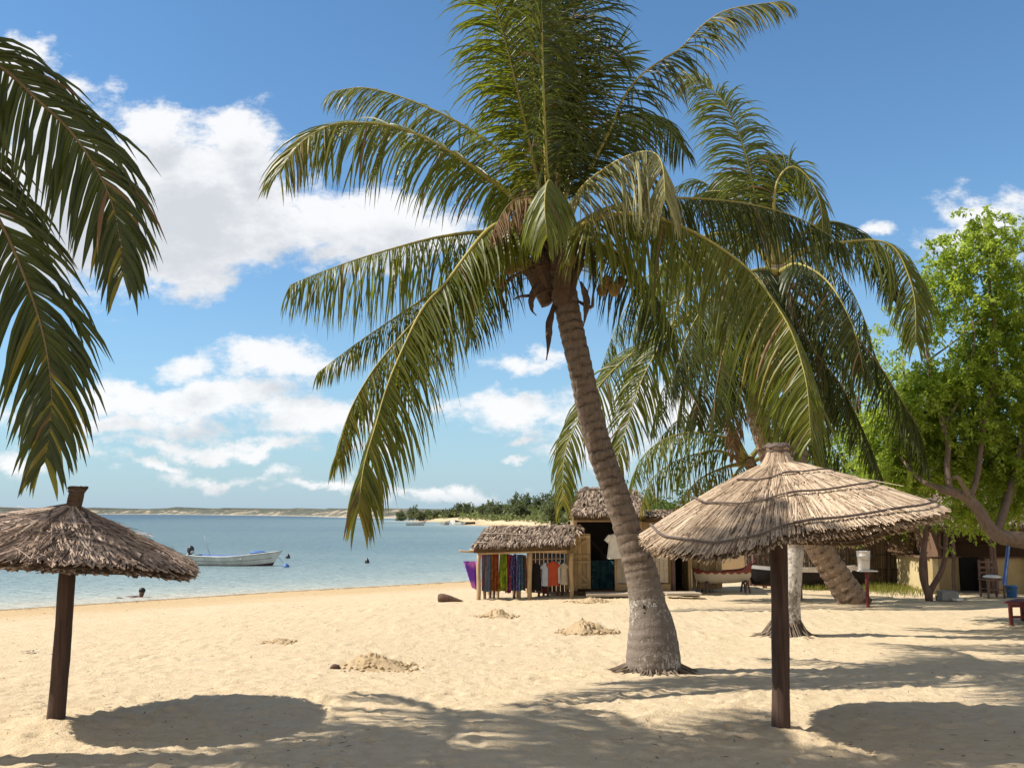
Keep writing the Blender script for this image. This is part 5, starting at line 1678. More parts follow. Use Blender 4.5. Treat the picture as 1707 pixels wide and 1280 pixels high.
# ------------------------------------------------------------------ boats
def hull(L, beam, depth, bow_rise, stern_rise, fine_bow=1.6, fine_stern=0.0, n=26, m=9, rake=0.25, flat=0.5, thick=0.03):
    """list of outer section rows, bow at +x"""
    rows = []
    for i in range(n):
        t = i / (n - 1)
        x_ = -L / 2 + L * t
        bw = 1 - abs(max((t - 0.55) / 0.45, 0)) ** fine_bow
        sw = 1 - (max((0.45 - t) / 0.45, 0) ** 1.8) * fine_stern
        hb = beam / 2 * max(bw * sw, 0.015)
        sheer = depth + bow_rise * max((t - 0.45) / 0.55, 0) ** 2 + stern_rise * max((0.45 - t) / 0.45, 0) ** 2
        keel = 0.0 + (bow_rise * 0.35) * max((t - 0.8) / 0.2, 0) ** 2
        row = []
        for j in range(m):
            s = j / (m - 1)
            y_ = hb * (s ** flat)
            z_ = keel + (sheer - keel) * s ** 1.5
            row.append(Vector((x_ + rake * (z_ / max(depth, 0.1)) * max((t - 0.75) / 0.25, 0) ** 1.5, y_, z_)))
        rows.append(row)
    return rows


def hull_mesh(mb, rows, tf, j0, j1, inner=0.0, mirror=True):
    for s in (1, -1):
        ids = [[mb.vert(tf(Vector((p.x, p.y * s - (inner * s if abs(p.y) > inner else p.y * s), p.z)))) for p in r[j0:j1 + 1]] for r in rows]
        for i in range(len(ids) - 1):
            for j in range(j1 - j0):
                q = (ids[i][j], ids[i + 1][j], ids[i + 1][j + 1], ids[i][j + 1])
                mb.face(*(q if s > 0 else q[::-1]))
    r = rows[0]
    cap_ = [mb.vert(tf(Vector((p.x, p.y, p.z)))) for p in r[j0:j1 + 1]] + [mb.vert(tf(Vector((p.x, -p.y, p.z)))) for p in r[j0:j1 + 1][::-1]]
    mb.face(*cap_)


def placed(c, yaw, pitch=0.0):
    R_ = Matrix.Rotation(yaw, 3, 'Z') @ Matrix.Rotation(pitch, 3, 'Y')
    c = Vector(c)
    return lambda p: c + R_ @ p


# motor boat moored off the beach
dB = 46.0
cB = W(386, 940, dB)
cB.z = -0.70
tf = placed(cB, math.radians(-12))
boat = thing('motor_boat', (cB.x, cB.y, -0.5), 'white open motor boat with blue inside and a tilted outboard, moored offshore', 'boat')
rows = hull(3.9, 1.45, 0.62, 0.26, 0.06, rake=0.40)
mb = MB(); hull_mesh(mb, rows, tf, 4, 8); hull_mesh(mb, rows, tf, 4, 8, 0.05)
mb.build('hull', M['boat_white'], boat, True)
mb = MB(); hull_mesh(mb, rows, tf, 0, 4); mb.build('bottom', M['boat_bottom'], boat, True)
for s in (1, -1):
    mb = MB()
    mb.tube([tf(Vector((r[8].x, r[8].y * s, r[8].z))) for r in rows], 0.03, 6)
    mb.build('gunwale', M['boat_blue'] if s > 0 else M['boat_white'], boat, True)
    mb = MB()
    mb.tube([tf(Vector((r[6].x, r[6].y * s * 1.012, r[6].z))) for r in rows[:-1]], 0.012, 4)
    mb.build('rubbing_strake', M['grey'], boat, True)
mb = MB(); hull_mesh(mb, [[p * 1.0 for p in r] for r in rows], tf, 5, 8, 0.075); mb.build('inner_lining', M['boat_blue'], boat, True)
for x_ in (-1.3, -0.3, 0.7):
    mb = MB(); mb.box(tf(Vector((x_, 0, 0.54))), (0.28, 1.3, 0.04), rz=math.radians(-12)); mb.build('thwart', M['boat_white'], boat)
mb = MB(); mb.blob(tf(Vector((1.35, 0, 0.80))), (0.42, 0.3, 0.09), 5, 14, 8, 0.05); mb.build('bow_cover', M['boat_blue'], boat, True)
mt = MB()
mt.blob(tf(Vector((-2.15, 0, 0.90))), (0.17, 0.13, 0.21), 4, 14, 9, 0.03)
mo = mt.build('outboard_motor', M['black'], boat, True)
mb = MB(); mb.lathe(tf(Vector((-2.07, 0, 0.74))), [(0.10, 0), (0.11, 0.10), (0.09, 0.14)], 12); mb.build('cowl_band', M['boat_white'], mo, True)
mb = MB(); mb.tube([tf(Vector((-2.11, 0, 0.78))), tf(Vector((-2.35, 0, 0.62))), tf(Vector((-2.61, 0, 0.48)))], [0.09, 0.06, 0.05], 8); mb.build('motor_leg', M['black'], mo, True)
mb = MB()
hub = tf(Vector((-2.67, 0, 0.42)))
mb.blob(hub, (0.13, 0.06, 0.06), 2, 10, 6, 0.02)
for k in range(3):
    a = k * 2.094
    mb.box(hub + Vector((-0.1, 0.09 * math.cos(a), 0.09 * math.sin(a))), (0.03, 0.10, 0.16), axes=((1, 0, 0.3), (0, math.sin(a), -math.cos(a)), (0, math.cos(a), math.sin(a))))
mb.build('propeller', M['black'], mo, True)
mb = MB(); mb.tube([tf(Vector((-1.25, 0.3, 0.5))), tf(Vector((-1.65, 0.3, 1.55)))], [0.016, 0.008], 5); mb.build('pole', M['grey'], boat, True)
mb = MB(); mb.tube([tf(Vector((2.25, 0, 0.75))), tf(Vector((2.6, 0, 0.35))), tf(Vector((3.4, -0.6, 0.13)))], 0.012, 5); mb.build('mooring_line', M['grey'], boat, True)


def buoy(px, py, d, r, mat, label, oblong=1.0, top=False):
    p = W(px, py, d); p.z = -0.5
    mb = MB()
    mb.lathe(p, [(r * 0.3, -r * .9), (r * 0.85, -r * 0.4), (r, 0.05 * r), (r * 0.9, 0.5 * r * oblong), (r * 0.5, 0.95 * r * oblong), (r * 0.18, 1.05 * r * oblong), (r * 0.15, 1.3 * r * oblong)], 14)
    tag(mb.build('buoy', mat, None, True, origin=p), label, 'buoy', 'mooring buoys off the beach')


buoy(477, 941, 44.5, 0.15, M['boat_blue'], 'bright blue buoy floating just right of the motor boat')
buoy(456, 928, 53, 0.17, M['black'], 'black float close against the bow of the motor boat', 1.3)
buoy(480, 929, 53, 0.13, M['black'], 'small dark float behind the blue buoy', 1.6)
buoy(612, 935, 48, 0.12, M['black'], 'lone dark float on the open water near the shore', 1.8)

for i, (px, py, d, L, lb) in enumerate(((691, 876, 180, 3.4, 'white skiff moored alone off the wooded headland'), (743, 875, 188, 3.0, 'pale skiff at the tip of the far sand spit'), (763, 875.5, 190, 4.0, 'long white skiff lying by the far sand spit'), (777, 875, 191, 3.6, 'dark skiff beside the white ones on the far sand spit'))):
    p = W(px, py, d)
    p.z = -0.62 if i < 1 else -0.58
    r_ = hull(L, 1.2, 0.6, 0.4, 0.05, rake=0.3, n=14)
    mb = MB(); hull_mesh(mb, r_, placed(p, 0.2 + i), 0, 8); hull_mesh(mb, r_, placed(p, 0.2 + i), 0, 8, 0.06)
    sk = thing('skiff', p, lb, 'boat', 'skiffs by the headland')
    mb.build('hull', M['boat_white'] if i != 3 else M['black'], sk, True)
    mb = MB(); mb.box(p + Vector((0, 0, 0.45)), (0.5, 0.5, 0.35), rz=i); mb.build('locker', M['black' if i < 3 else 'grey'], sk)

# red and white canoe on trestles
gC = G(1172, 989)
dC = gC.y
mcan, x = new_mat('canoe_paint')
oc = obj_coord(x)
sp_ = x.n('ShaderNodeSeparateXYZ'); x.set(sp_.inputs[0], oc)
wv = x.math('MULTIPLY', x.math('ABSOLUTE', x.math('SINE', x.math('MULTIPLY', sp_.outputs[0], 16.0))), 0.045)
nn_ = x.noise(oc, 9, 4)
lvl = x.math('ADD', sp_.outputs[2], wv)
cc_ = x.mix(x.math('GREATER_THAN', lvl, 0.530), x.mix(nn_, (0.60, 0.53, 0.43), (0.50, 0.43, 0.33)), x.mix(nn_, (0.25, 0.055, 0.035), (0.19, 0.035, 0.025)))
finish(mcan, x, cc_, 0.5, 0.4)
cz = W(1205, 972, dC).z
canoe = thing('canoe', (px2x(1208, dC), dC, gC.z), 'small red and cream canoe with a scalloped paint edge, standing on trestles', 'canoe')
Lc = px2x(1250, dC) - px2x(1157, dC)
rows = []
for i in range(30):
    t = i / 29
    u = abs(t - 0.5) * 2
    xx = (t - 0.5) * Lc
    hb = 0.24 * max(1 - u ** 2.6, 0.02)
    shz = 0.30 + 0.11 * u ** 4 + (0.10 * max((t - 0.85) / 0.15, 0) ** 2)
    ke = 0.0 + 0.13 * u ** 5
    rows.append([Vector((xx + (0.05 * (s ** 1.5) * (1 if t > 0.5 else -1)) * u ** 6, hb * s ** 0.5, ke + (shz - ke) * s ** 1.3)) for s in [j / 8 for j in range(9)]])
tfc = placed((px2x(1204, dC), dC, cz), 0.0, math.radians(-2.5))
mb = MB(); hull_mesh(mb, rows, tfc, 0, 8); hull_mesh(mb, rows, tfc, 0, 8, 0.02); mb.build('hull', mcan, canoe, True)
for s in (1, -1):
    mb = MB(); mb.tube([tfc(Vector((r[8].x, r[8].y * s, r[8].z + 0.005))) for r in rows], 0.012, 6); mb.build('gunwale', M['red_paint'], canoe, True)
mb = MB(); mb.tube([tfc(Vector((Lc / 2 - 0.02, 0, 0.38))), tfc(Vector((Lc / 2 + 0.1, 0, 0.47))), tfc(Vector((Lc / 2 + 0.17, 0, 0.55)))], [0.025, 0.018, 0.01], 6); mb.build('prow', M['red_paint'], canoe, True)
for (px, lb) in ((1175, 'brown trestle under the left half of the red canoe'), (1240, 'brown trestle under the right end of the red canoe')):
    t_ = thing('trestle', (px2x(px, dC), dC, gC.z), lb, 'trestle', 'trestles under the canoe')
    x_ = px2x(px, dC)
    zt_ = cz + 0.035 + (0.02 if px > 1200 else 0)
    mb = MB(); mb.bar((x_, dC - 0.25, zt_), (x_, dC + 0.25, zt_), 0.06, 0.05); mb.build('crossbar', M['red_bark'], t_)
    for (sx, sy) in ((-1, -1), (1, -1), (-1, 1), (1, 1)):
        mb = MB(); mb.bar((x_ + sx * 0.015, dC + sy * 0.2, zt_ - 0.02), (x_ + sx * 0.07, dC + sy * 0.26, gC.z - 0.05), 0.04, 0.04, up=(0, 1, 0)); mb.build('leg', M['red_bark'], t_)

# long dark rowing boat by the fence
dR = dF - 0.9
rw = thing('rowing_boat', (px2x(1345, dR), dR, gF.z), 'long dark rowing boat with a white rim, lying before the reed fence', 'boat')
Lr = px2x(1440, dR) - px2x(1252, dR)
rows = hull(Lr, 0.95, 0.46, 0.10, 0.10, fine_bow=2.2, fine_stern=0.75, rake=0.12)
tfr = placed((px2x(1346, dR), dR, W(0, 976, dR).z), math.pi)
mb = MB(); hull_mesh(mb, rows, tfr, 1, 7); mb.build('hull', M['hull_shade_black'], rw, True)
mb = MB(); hull_mesh(mb, rows, tfr, 0, 1); mb.build('bottom', M['red_paint'], rw, True)
mb = MB(); hull_mesh(mb, rows, tfr, 7, 8); mb.build('rim', M['white_paint'], rw, True)
mb = MB(); hull_mesh(mb, rows, tfr, 2, 8, 0.03); mb.build('inner_lining', M['grey_plank'], rw, True)
for x_ in (-0.9, 0.0, 0.9):
    mb = MB(); mb.box(tfr(Vector((x_, 0, 0.40))), (0.22, 0.85, 0.03)); mb.build('thwart', M['white_paint'], rw)
for k, px in enumerate((1275, 1375, 1425)):
    mb = MB(); a = W(px, 980, dR); mb.lathe((a.x, a.y, gF.z - 0.1), [(0.06, 0), (0.06, tfr(Vector((0, 0, 0.02))).z - gF.z + 0.12)], 8); mb.build('prop_block', M['pole'], rw, True)

# white bucket on its red stand
gK = G(1447, 1009)
dK = gK.y
st = thing('bucket_stand', gK, 'thin red post with a small board on top, holding the white bucket', 'stand')
zb = W(1447, 951, dK).z
mb = MB(); pole(mb, gK - Vector((0, 0, 0.1)), (gK.x + 0.0, dK, zb - 0.012), 0.042, 0.04, 3, 0.004); mb.build('post', M['red_paint'], st, True)
mb = MB(); mb.box((gK.x, dK, zb), (0.38, 0.34, 0.024)); mb.build('board', M['white_paint'], st)
bk = thing('bucket', (gK.x - 0.05, dK, zb + 0.013), 'white plastic bucket standing on the red post beside the leaning trunk', 'bucket')
mb = MB()
hb = W(1445, 918, dK).z - zb - 0.013
mb.lathe((gK.x - 0.05, dK, zb + 0.013), [(0.115, 0), (0.12, 0.01), (0.136, hb * 0.72), (0.145, hb * 0.725), (0.146, hb * 0.76), (0.139, hb * 0.765), (0.142, hb * 0.96), (0.149, hb * 0.965), (0.15, hb), (0.138, hb), (0.11, 0.02)], 24)
mb.build('pail', M['white_paint'], bk, True)
mb = MB()
mb.tube([Vector((gK.x - 0.05 + 0.15 * math.cos(a), dK - 0.12 * math.sin(a) - 0.03, zb + hb * 0.86 - 0.14 * math.sin(a))) for a in [math.pi * k / 12 for k in range(13)]], 0.004, 5)
mb.build('handle', M['grey'], bk, True)

# ------------------------------------------------------------------ the open bar under the tree
gB0, gB1, gB2 = G(1497, 978), G(1557, 990), G(1601, 987)
zBt = W(1557, 931, gB1.y).z
bar = thing('beach_bar', gB1, 'ochre walled open bar with dark inside and thatched roof under the green tree', 'bar')
def wallseg(p, q, z0, z1, th, mat, name):
    mb = MB()
    p, q = Vector(p), Vector(q)
    t = (q - p); t.z = 0
    L = t.length; t.normalize()
    n_ = Vector((-t.y, t.x, 0))
    c = (p + q) / 2; c.z = (z0 + z1) / 2
    mb.box(c + n_ * th / 2, (L, th, z1 - z0), axes=(t, n_, (0, 0, 1)))
    return mb.build(name, mat, bar)
wallseg(gB0, gB1, gB1.z - 0.2, zBt, 0.14, M['cream_wall'], 'counter_wall')
wallseg(gB1 + Vector((0.004, 0.004, 0)), gB2, gB1.z - 0.2, zBt - 0.004, 0.14, M['cream_wall_shaded'], 'counter_wall')
gB3, gB4 = G(1650, 990), G(1800, 990)
wallseg(gB3, gB4, gB1.z - 0.2, zBt, 0.14, M['cream_wall_shaded'], 'counter_wall')
for p, q in ((gB0, gB1), (gB1, gB2), (gB3, gB4)):
    mb = MB()
    t = (Vector(q) - Vector(p)).normalized()
    a, b = Vector(p), Vector(q); a.z = b.z = zBt + 0.022
    mb.bar(a + Vector((0, .06, 0)), b + Vector((0, .06, 0)), 0.22, 0.036)
    mb.build('counter_top', M['plank_brown'], bar)
db = gB1.y + 3.2
x0, x1 = px2x(1490, db), px2x(1900, db)
for nm, c, s in (('back_wall', ((x0 + x1) / 2, db, 0.9), (x1 - x0, 0.1, 2.4)), ('side_wall', (x0 + 0.05, db - 1.45, 0.9), (0.1, 2.7, 2.4)), ('side_wall', (x1, db - 1.6, 0.9), (0.1, 3.0, 2.4)), ('floor_slab', ((x0 + x1) / 2, db - 1.6, gB1.z - 0.02), (x1 - x0 - 0.3, 3.0, 0.1))):
    mb = MB(); mb.box(c, s); mb.build(nm, M['plank_brown'] if 'wall' in nm else M['concrete'], bar)
mb = MB()
ze = W(1560, 884, gB1.y).z + 0.05
f0, f1 = Vector((px2x(1492, gB1.y), gB1.y - 0.3, ze)), Vector((px2x(1900, gB1.y), gB1.y - 0.3, ze))
h0, h1 = Vector((px2x(1500, db), gB1.y + 1.5, ze + 0.9)), Vector((px2x(1900, db), gB1.y + 1.5, ze + 0.9))
roof_patch(mb, f0, f1, h0, h1, 2200, 31, (0.03, 0.08), (0.3, 0.5))
roof_patch(mb, f1 + Vector((0, 4.0, 0)), f0 + Vector((0, 4.0, 0)), h1, h0, 300, 32, (0.03, 0.08), (0.3, 0.5))
mb.build('thatch_roof', [M['roof_straw'], M['thatch_under']], bar)
for px, d_ in ((1583, gB1.y - 0.05), (1646, gB1.y - 0.05), (1653, gB1.y - 0.1), (1706, gB1.y - .05), (1500, gB0.y - 0.1)):
    mb = MB(); x_ = px2x(px, d_); pole(mb, (x_, d_ - 0.1, gB1.z - 0.1), (x_ + 0.02, d_ - 0.1, ze - 0.04), 0.05, 0.045, px, 0.02); mb.build('post', M['red_bark'], bar, True)
mb = MB()
a, b = W(1490, 872, gB0.y - 0.1), W(1533, 870, gB0.y - 0.1)
c_, d_ = W(1479, 918, gB0.y - 0.9), W(1522, 924, gB0.y - 0.9)
for k in range(5):
    f0_, f1_ = k / 5 + 0.01, (k + 1) / 5 - 0.01
    p = [a.lerp(b, f0_), a.lerp(b, f1_), c_.lerp(d_, f1_), c_.lerp(d_, f0_)]
    nrm = (p[1] - p[0]).cross(p[3] - p[0]).normalized() * 0.02
    t_ = [mb.vert(v) for v in p]; u_ = [mb.vert(v + nrm) for v in p]
    mb.face(*t_); mb.face(*u_[::-1])
    for i in range(4): mb.face(t_[i], u_[i], u_[(i + 1) % 4], t_[(i + 1) % 4])
mb.build('awning_flap', M['plank_brown'], bar)
mb = MB()
mb.box((px2x(1619, gB2.y), gB2.y + 0.2, zBt - 0.45), (0.5, 0.03, 0.9)); mb.build('gap_shade_panel', M['hull_shade_black'], bar)  # near-black panel painting the shade in the gap between the walls
# shelf with a few bottles at the back
mb = MB(); mb.box(((x0 + x1) / 2 - 1, db - 0.2, zBt + 0.25), (3.0, 0.25, 0.03)); mb.build('shelf', M['plank_brown'], bar)

gH = G(1655, 996)
ch = thing('chair', gH, 'wooden chair with a pale cushion before the right bar wall', 'chair')
def chair(ch, g, s=1.0):
    for (sx, sy, h) in ((-.19, -.19, .44), (.19, -.19, .44), (-.19, .19, .88), (.19, .19, .88)):
        mb = MB(); mb.bar(g + Vector((sx, sy, 0)), g + Vector((sx, sy, h)), 0.04, 0.04); mb.build('leg', M['red_bark'], ch)
    mb = MB(); mb.box(g + Vector((0, 0, .43)), (.44, .44, .04)); mb.build('seat', M['red_bark'], ch)
    mb = MB(); mb.blob(g + Vector((0, -0.02, .49)), (.21, .21, .05), 4, 16, 8, 0.02); mb.build('cushion', M['white_paint'], ch, True)
    for z_ in (.58, .70, .83):
        mb = MB(); mb.box(g + Vector((0, .19, z_)), (.34, .022, .05)); mb.build('back_slat', M['red_bark'], ch)
    for sy in (-.19, .19):
        mb = MB(); mb.box(g + Vector((0, sy, .2)), (.34, .022, .03)); mb.build('stretcher', M['red_bark'], ch)
chair(ch, gH)
gQ = G(1687, 996)
qb = thing('bucket', gQ, 'blue plastic bucket on the ground under the hanging blue cloth', 'bucket')
mb = MB(); mb.lathe(gQ, [(0.10, 0), (0.105, 0.01), (0.14, 0.26), (0.15, 0.265), (0.15, 0.285), (0.13, 0.285), (0.095, 0.02)], 22); mb.build('pail', M['bucket_blue'], qb, True)
mb = MB(); mb.tube([gQ + Vector((0.145 * math.cos(a), -0.11 * math.sin(a), 0.26 - 0.12 * math.sin(a))) for a in [math.pi * k / 12 for k in range(13)]], 0.005, 5); mb.build('handle', M['grey'], qb, True)
gL = G(1580, 1000)
mb = MB(); mb.box(gL + Vector((0, 0, 0.10)), (0.42, 0.22, 0.22), rz=0.2, jit=0.015)
tag(mb.build('concrete_block', M['concrete']), 'grey concrete block on the sand before the bar', 'block')
mb = MB(); mb.box(G(1567, 999) + Vector((0, 0, 0.05)), (0.2, 0.12, 0.11), rz=-0.2, jit=0.01)
tag(mb.build('brick', M['sand_mound']), 'pale brick lying left of the grey concrete block', 'brick')
mb = MB(); mb.box(G(1600, 1001) + Vector((-.05, 0, 0.03)), (0.22, 0.14, 0.05), rz=0.5, jit=0.01)
tag(mb.build('slab', M['white_paint']), 'flat whitish slab lying on the sand right of the grey block', 'slab')
# red table at the right edge
gT = G(1686, 1041)
rt = thing('bench', gT + Vector((0.7, 0.3, 0)), 'low dark red slatted bench cut by the right edge of the picture', 'bench')
zt = W(1686, 1004, gT.y).z
for (ox, oy) in ((0, 0), (0.5, 0.55), (1.5, 0), (2.0, 0.55)):
    mb = MB(); mb.bar(gT + Vector((ox, oy, -0.03)), Vector((gT.x + ox, gT.y + oy, zt - 0.025)), 0.055, 0.055); mb.build('leg', M['red_paint'], rt)
for k in range(6):
    mb = MB(); mb.box((gT.x + 0.75 + k * 0.095, gT.y + 0.02 + k * 0.105, zt), (1.65, 0.085, 0.035)); mb.build('slat', M['red_paint'], rt)
for oy in (0, 0.55):
    mb = MB(); mb.box((gT.x + 0.75 + oy * .91, gT.y + oy, zt - 0.055), (1.44, 0.03, 0.06)); mb.build('apron', M['red_paint'], rt)
    mb = MB(); mb.box((gT.x + 0.75 + oy * .91, gT.y + oy, gT.z + 0.14), (1.44, 0.03, 0.04)); mb.build('stretcher', M['red_paint'], rt)

# ------------------------------------------------------------------ leafy trees
def leaf_quad(mb, p, d, n, L, w):
    s = d.cross(n)
    if s.length < 1e-4: return
    s.normalize()
    a = mb.vert(p); b = mb.vert(p + d * L * 0.5 + s * w); c = mb.vert(p + d * L); e = mb.vert(p + d * L * 0.5 - s * w)
    mb.face(a, b, c, e)


def rnd_dir(rr):
    while True:
        v = Vector((rr.uniform(-1, 1), rr.uniform(-1, 1), rr.uniform(-1, 1)))
        if 0.05 < v.length < 1: return v.normalized()


def crown(mb, blobs, leaf, seed, per=26, twig=0.5, hang=0.4, shell=0.55):
    """blobs: (centre, radii, number of leafy twigs)"""
    rr = random.Random(seed)
    for (c, r, n) in blobs:
        for i in range(n):
            d = rnd_dir(rr)
            k = rr.uniform(shell, 1.05) if rr.random() < 0.75 else rr.uniform(0.1, shell)
            p = c + Vector((d.x * r[0], d.y * r[1], d.z * r[2])) * k
            td = (Vector((d.x, d.y, d.z * 0.5)) * 0.7 + rnd_dir(rr) * 0.7 + Vector((0, 0, -hang * 0.4))).normalized()
            L = twig * rr.uniform(0.6, 1.3)
            for j in range(per):
                f = rr.random()
                q = p + td * L * f + Vector((0, 0, -hang * L * f * f)) + rnd_dir(rr) * 0.12 * twig
                ld = (td * 0.5 + rnd_dir(rr) + Vector((0, 0, -hang))).normalized()
                leaf_quad(mb, q, ld, (Vector((0, 0, 1)) + rnd_dir(rr) * 0.8).normalized(), leaf * rr.uniform(0.7, 1.3), leaf * rr.uniform(0.16, 0.26))


def limbs(mb, paths):
    for pts, r0, r1 in paths:
        pp, _ = catmull(pts, 16)
        mb.tube(pp, [r0 + (r1 - r0) * k / 15 for k in range(16)], 8, True, wob=0.06)


dT = 17.0
tb_ = W(1790, 1000, dT); tb_.z = ground_z(tb_.x, dT)
tree = thing('broadleaf_tree', tb_, 'big bright green tree at the right edge with a thick branch bending over the bar', 'tree')
P_ = lambda l: [W(a, b, dT + (c if c else 0)) for a, b, c in l]
mb = MB()
limbs(mb, [
    ([tb_ - Vector((0, 0, 0.2)), W(1785, 960, dT), W(1770, 925, dT), W(1735, 903, dT)], 0.26, 0.17),
    (P_([(1740, 904, 0), (1700, 900, 0), (1665, 893, 0), (1645, 875, 0), (1630, 848, 0), (1605, 826, 0), (1566, 815, 0)]), 0.165, 0.07),
    (P_([(1585, 820, 0), (1578, 780, .2), (1581, 740, .3), (1573, 708, .4), (1555, 650, .6), (1545, 560, .6), (1560, 470, .8)]), 0.06, 0.015),
    (P_([(1622, 842, 0), (1600, 800, -.2), (1590, 795, -.3)]), 0.05, 0.03),
    (P_([(1615, 835, 0), (1630, 790, .3), (1640, 700, .5), (1660, 600, .6), (1650, 480, .6), (1640, 360, .6)]), 0.055, 0.012),
    (P_([(1660, 892, 0), (1680, 830, .6), (1700, 740, 1), (1705, 600, 1.2), (1715, 450, 1.2)]), 0.08, 0.02),
    (P_([(1573, 708, .4), (1600, 660, .5), (1625, 560, .6), (1600, 480, .7)]), 0.03, 0.01),
    (P_([(1570, 815, 0), (1535, 800, .3), (1500, 760, .8), (1470, 720, 1)]), 0.05, 0.012),
    (P_([(1548, 600, .6), (1590, 570, .6), (1640, 530, .4)]), 0.02, 0.008),
])
mb.build('trunk', M['bark'], tree, True)
mb = MB()
s_ = dT / F_PX
def BL(lst, d, kz=1.0):
    return [(W(px, py, d + dd), (rx * d / F_PX, ry_, rz * d / F_PX), n) for (px, py, rx, rz, dd, ry_, n) in lst]
BLOBS = [(1640, 375, 24, 40, .6, .5, 26), (1645, 440, 45, 45, .6, .6, 40), (1585, 425, 40, 45, .7, .5, 36), (1700, 490, 50, 60, .9, .8, 56), (1560, 480, 40, 38, .6, .5, 26),
         (1620, 500, 50, 36, .7, .7, 34), (1560, 550, 30, 30, .7, .5, 12), (1670, 570, 60, 55, .9, .8, 74), (1620, 630, 75, 45, .9, .8, 84), (1540, 650, 55, 45, .9, .8, 62), (1700, 690, 65, 70, 1.2, .9, 90),
         (1590, 715, 70, 45, 1.0, .8, 76), (1500, 700, 55, 40, .9, .8, 60), (1650, 770, 75, 45, 1.3, .8, 84), (1550, 780, 60, 34, 1.2, .7, 54), (1490, 775, 55, 40, 1.1, .8, 62), (1705, 815, 50, 45, 1.4, .8, 56),
         (1620, 850, 40, 16, 1.0, .5, 20), (1700, 390, 30, 24, .9, .5, 14), (1760, 560, 90, 150, 1.2, 1.2, 90), (1780, 780, 90, 90, 1.2, 1.2, 70)]
BLOBS = [b[:6] + (int(b[6] * (2.0 if b[1] >= 560 else 1.3)),) for b in BLOBS]
crown(mb, BL(BLOBS, dT), 0.098, 5, 46, 0.42, 0.45)
mb.build('crown', M['tree_leaf'], tree)

d7 = 27.0
b7 = W(1450, 985, d7); b7.z = ground_z(b7.x, d7)
t7 = thing('broadleaf_tree', b7, 'deeper green tree behind the reed fence, mostly hidden by palm fronds', 'tree')
mb = MB()
limbs(mb, [([b7, W(1445, 900, d7), W(1455, 820, d7), W(1440, 740, d7), W(1430, 660, d7)], 0.2, 0.04), ([W(1455, 830, d7), W(1490, 770, d7), W(1510, 690, d7), W(1505, 600, d7)], 0.1, 0.03), ([W(1450, 800, d7), W(1410, 770, d7), W(1390, 720, d7)], 0.08, 0.03)])
mb.build('trunk', M['red_bark'], t7, True)
mb = MB()
crown(mb, BL([(1440, 640, 70, 60, 0, 1.4, 70), (1400, 730, 60, 55, 0, 1.4, 75), (1480, 720, 70, 70, 0, 1.6, 100), (1420, 800, 80, 50, -.5, 1.4, 110), (1510, 800, 80, 50, 0, 1.4, 100), (1470, 570, 60, 50, .5, 1.2, 50), (1380, 830, 60, 30, 0, 1.0, 60), (1470, 860, 90, 26, -.3, 1.0, 80), (1330, 845, 70, 25, .5, 1, 50)], d7), 0.12, 6, 30, 0.55, 0.4)
mb.build('crown', M['tree_leaf'], t7)
# bushes and trees filling the ground behind the huts
for i, (px, d_, tp_, w_, lb) in enumerate(((1075, 44, 815, 120, 'rounded dark bush behind the tall hut roof, left of the small palm'), (1180, 42, 800, 130, 'wide dark bush behind the small yellowing palm'), (1310, 46, 780, 150, 'tall dark bush behind the straw parasol top'), (1560, 40, 760, 170, 'dark tree mass standing behind the bar roof'), (1690, 38, 720, 170, 'tall dark tree behind the bar at the right edge'), (1440, 48, 760, 150, 'dark bush far behind the reed fence'))):
    b_ = W(px, 930, d_); b_.z = ground_z(b_.x, d_)
    bt = thing('background_tree', b_, lb, 'tree', 'trees and bushes behind the huts')
    H = W(px, tp_, d_).z - b_.z
    wr = w_ * d_ / F_PX / 2
    mb = MB(); limbs(mb, [([b_, b_ + Vector((0.1, 0, H * 0.4)), b_ + Vector((-0.2, 0, H * 0.75))], 0.16, 0.04)]); mb.build('trunk', M['bark'], bt, True)
    mb = MB()
    rr = random.Random(i)
    bl = [(b_ + Vector((rr.uniform(-.7, .7) * wr, rr.uniform(-.8, .8), H * rr.uniform(0.25, 0.85))), (wr * .55, .9, H * .24), 46) for k in range(8)]
    crown(mb, bl, 0.17, 50 + i, 26, 0.6, 0.3)
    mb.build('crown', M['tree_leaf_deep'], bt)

# forked little tree before the bar
gV = G(1549, 1000)
dV = gV.y
fv = thing('forked_tree', gV, 'thin forked tree with bare reddish stems before the ochre bar wall', 'tree')
mb = MB()
Q = lambda l: [W(a, b, dV) for a, b in l]
limbs(mb, [(Q([(1549, 1003), (1548, 990), (1541, 972), (1537, 945), (1540, 915), (1544, 885), (1546, 860)]), 0.10, 0.05), (Q([(1549, 990), (1556, 975), (1568, 955), (1575, 930), (1577, 895), (1578, 862)]), 0.075, 0.045),
           (Q([(1545, 985), (1544, 960), (1542, 925), (1534, 895), (1522, 872)]), 0.05, 0.03), (Q([(1540, 920), (1530, 890), (1528, 860)]), 0.04, 0.02), (Q([(1575, 915), (1566, 908), (1568, 890)]), 0.025, 0.012)])
mb.build('trunk', M['red_bark'], fv, True)
mb = MB()
crown(mb, BL([(1575, 862, 40, 12, 0, .5, 20), (1545, 850, 40, 14, 0, .5, 22), (1600, 848, 40, 16, 0, .6, 26)], dV), 0.10, 9, 26, 0.35, 0.4)
mb.build('crown', M['tree_leaf'], fv)
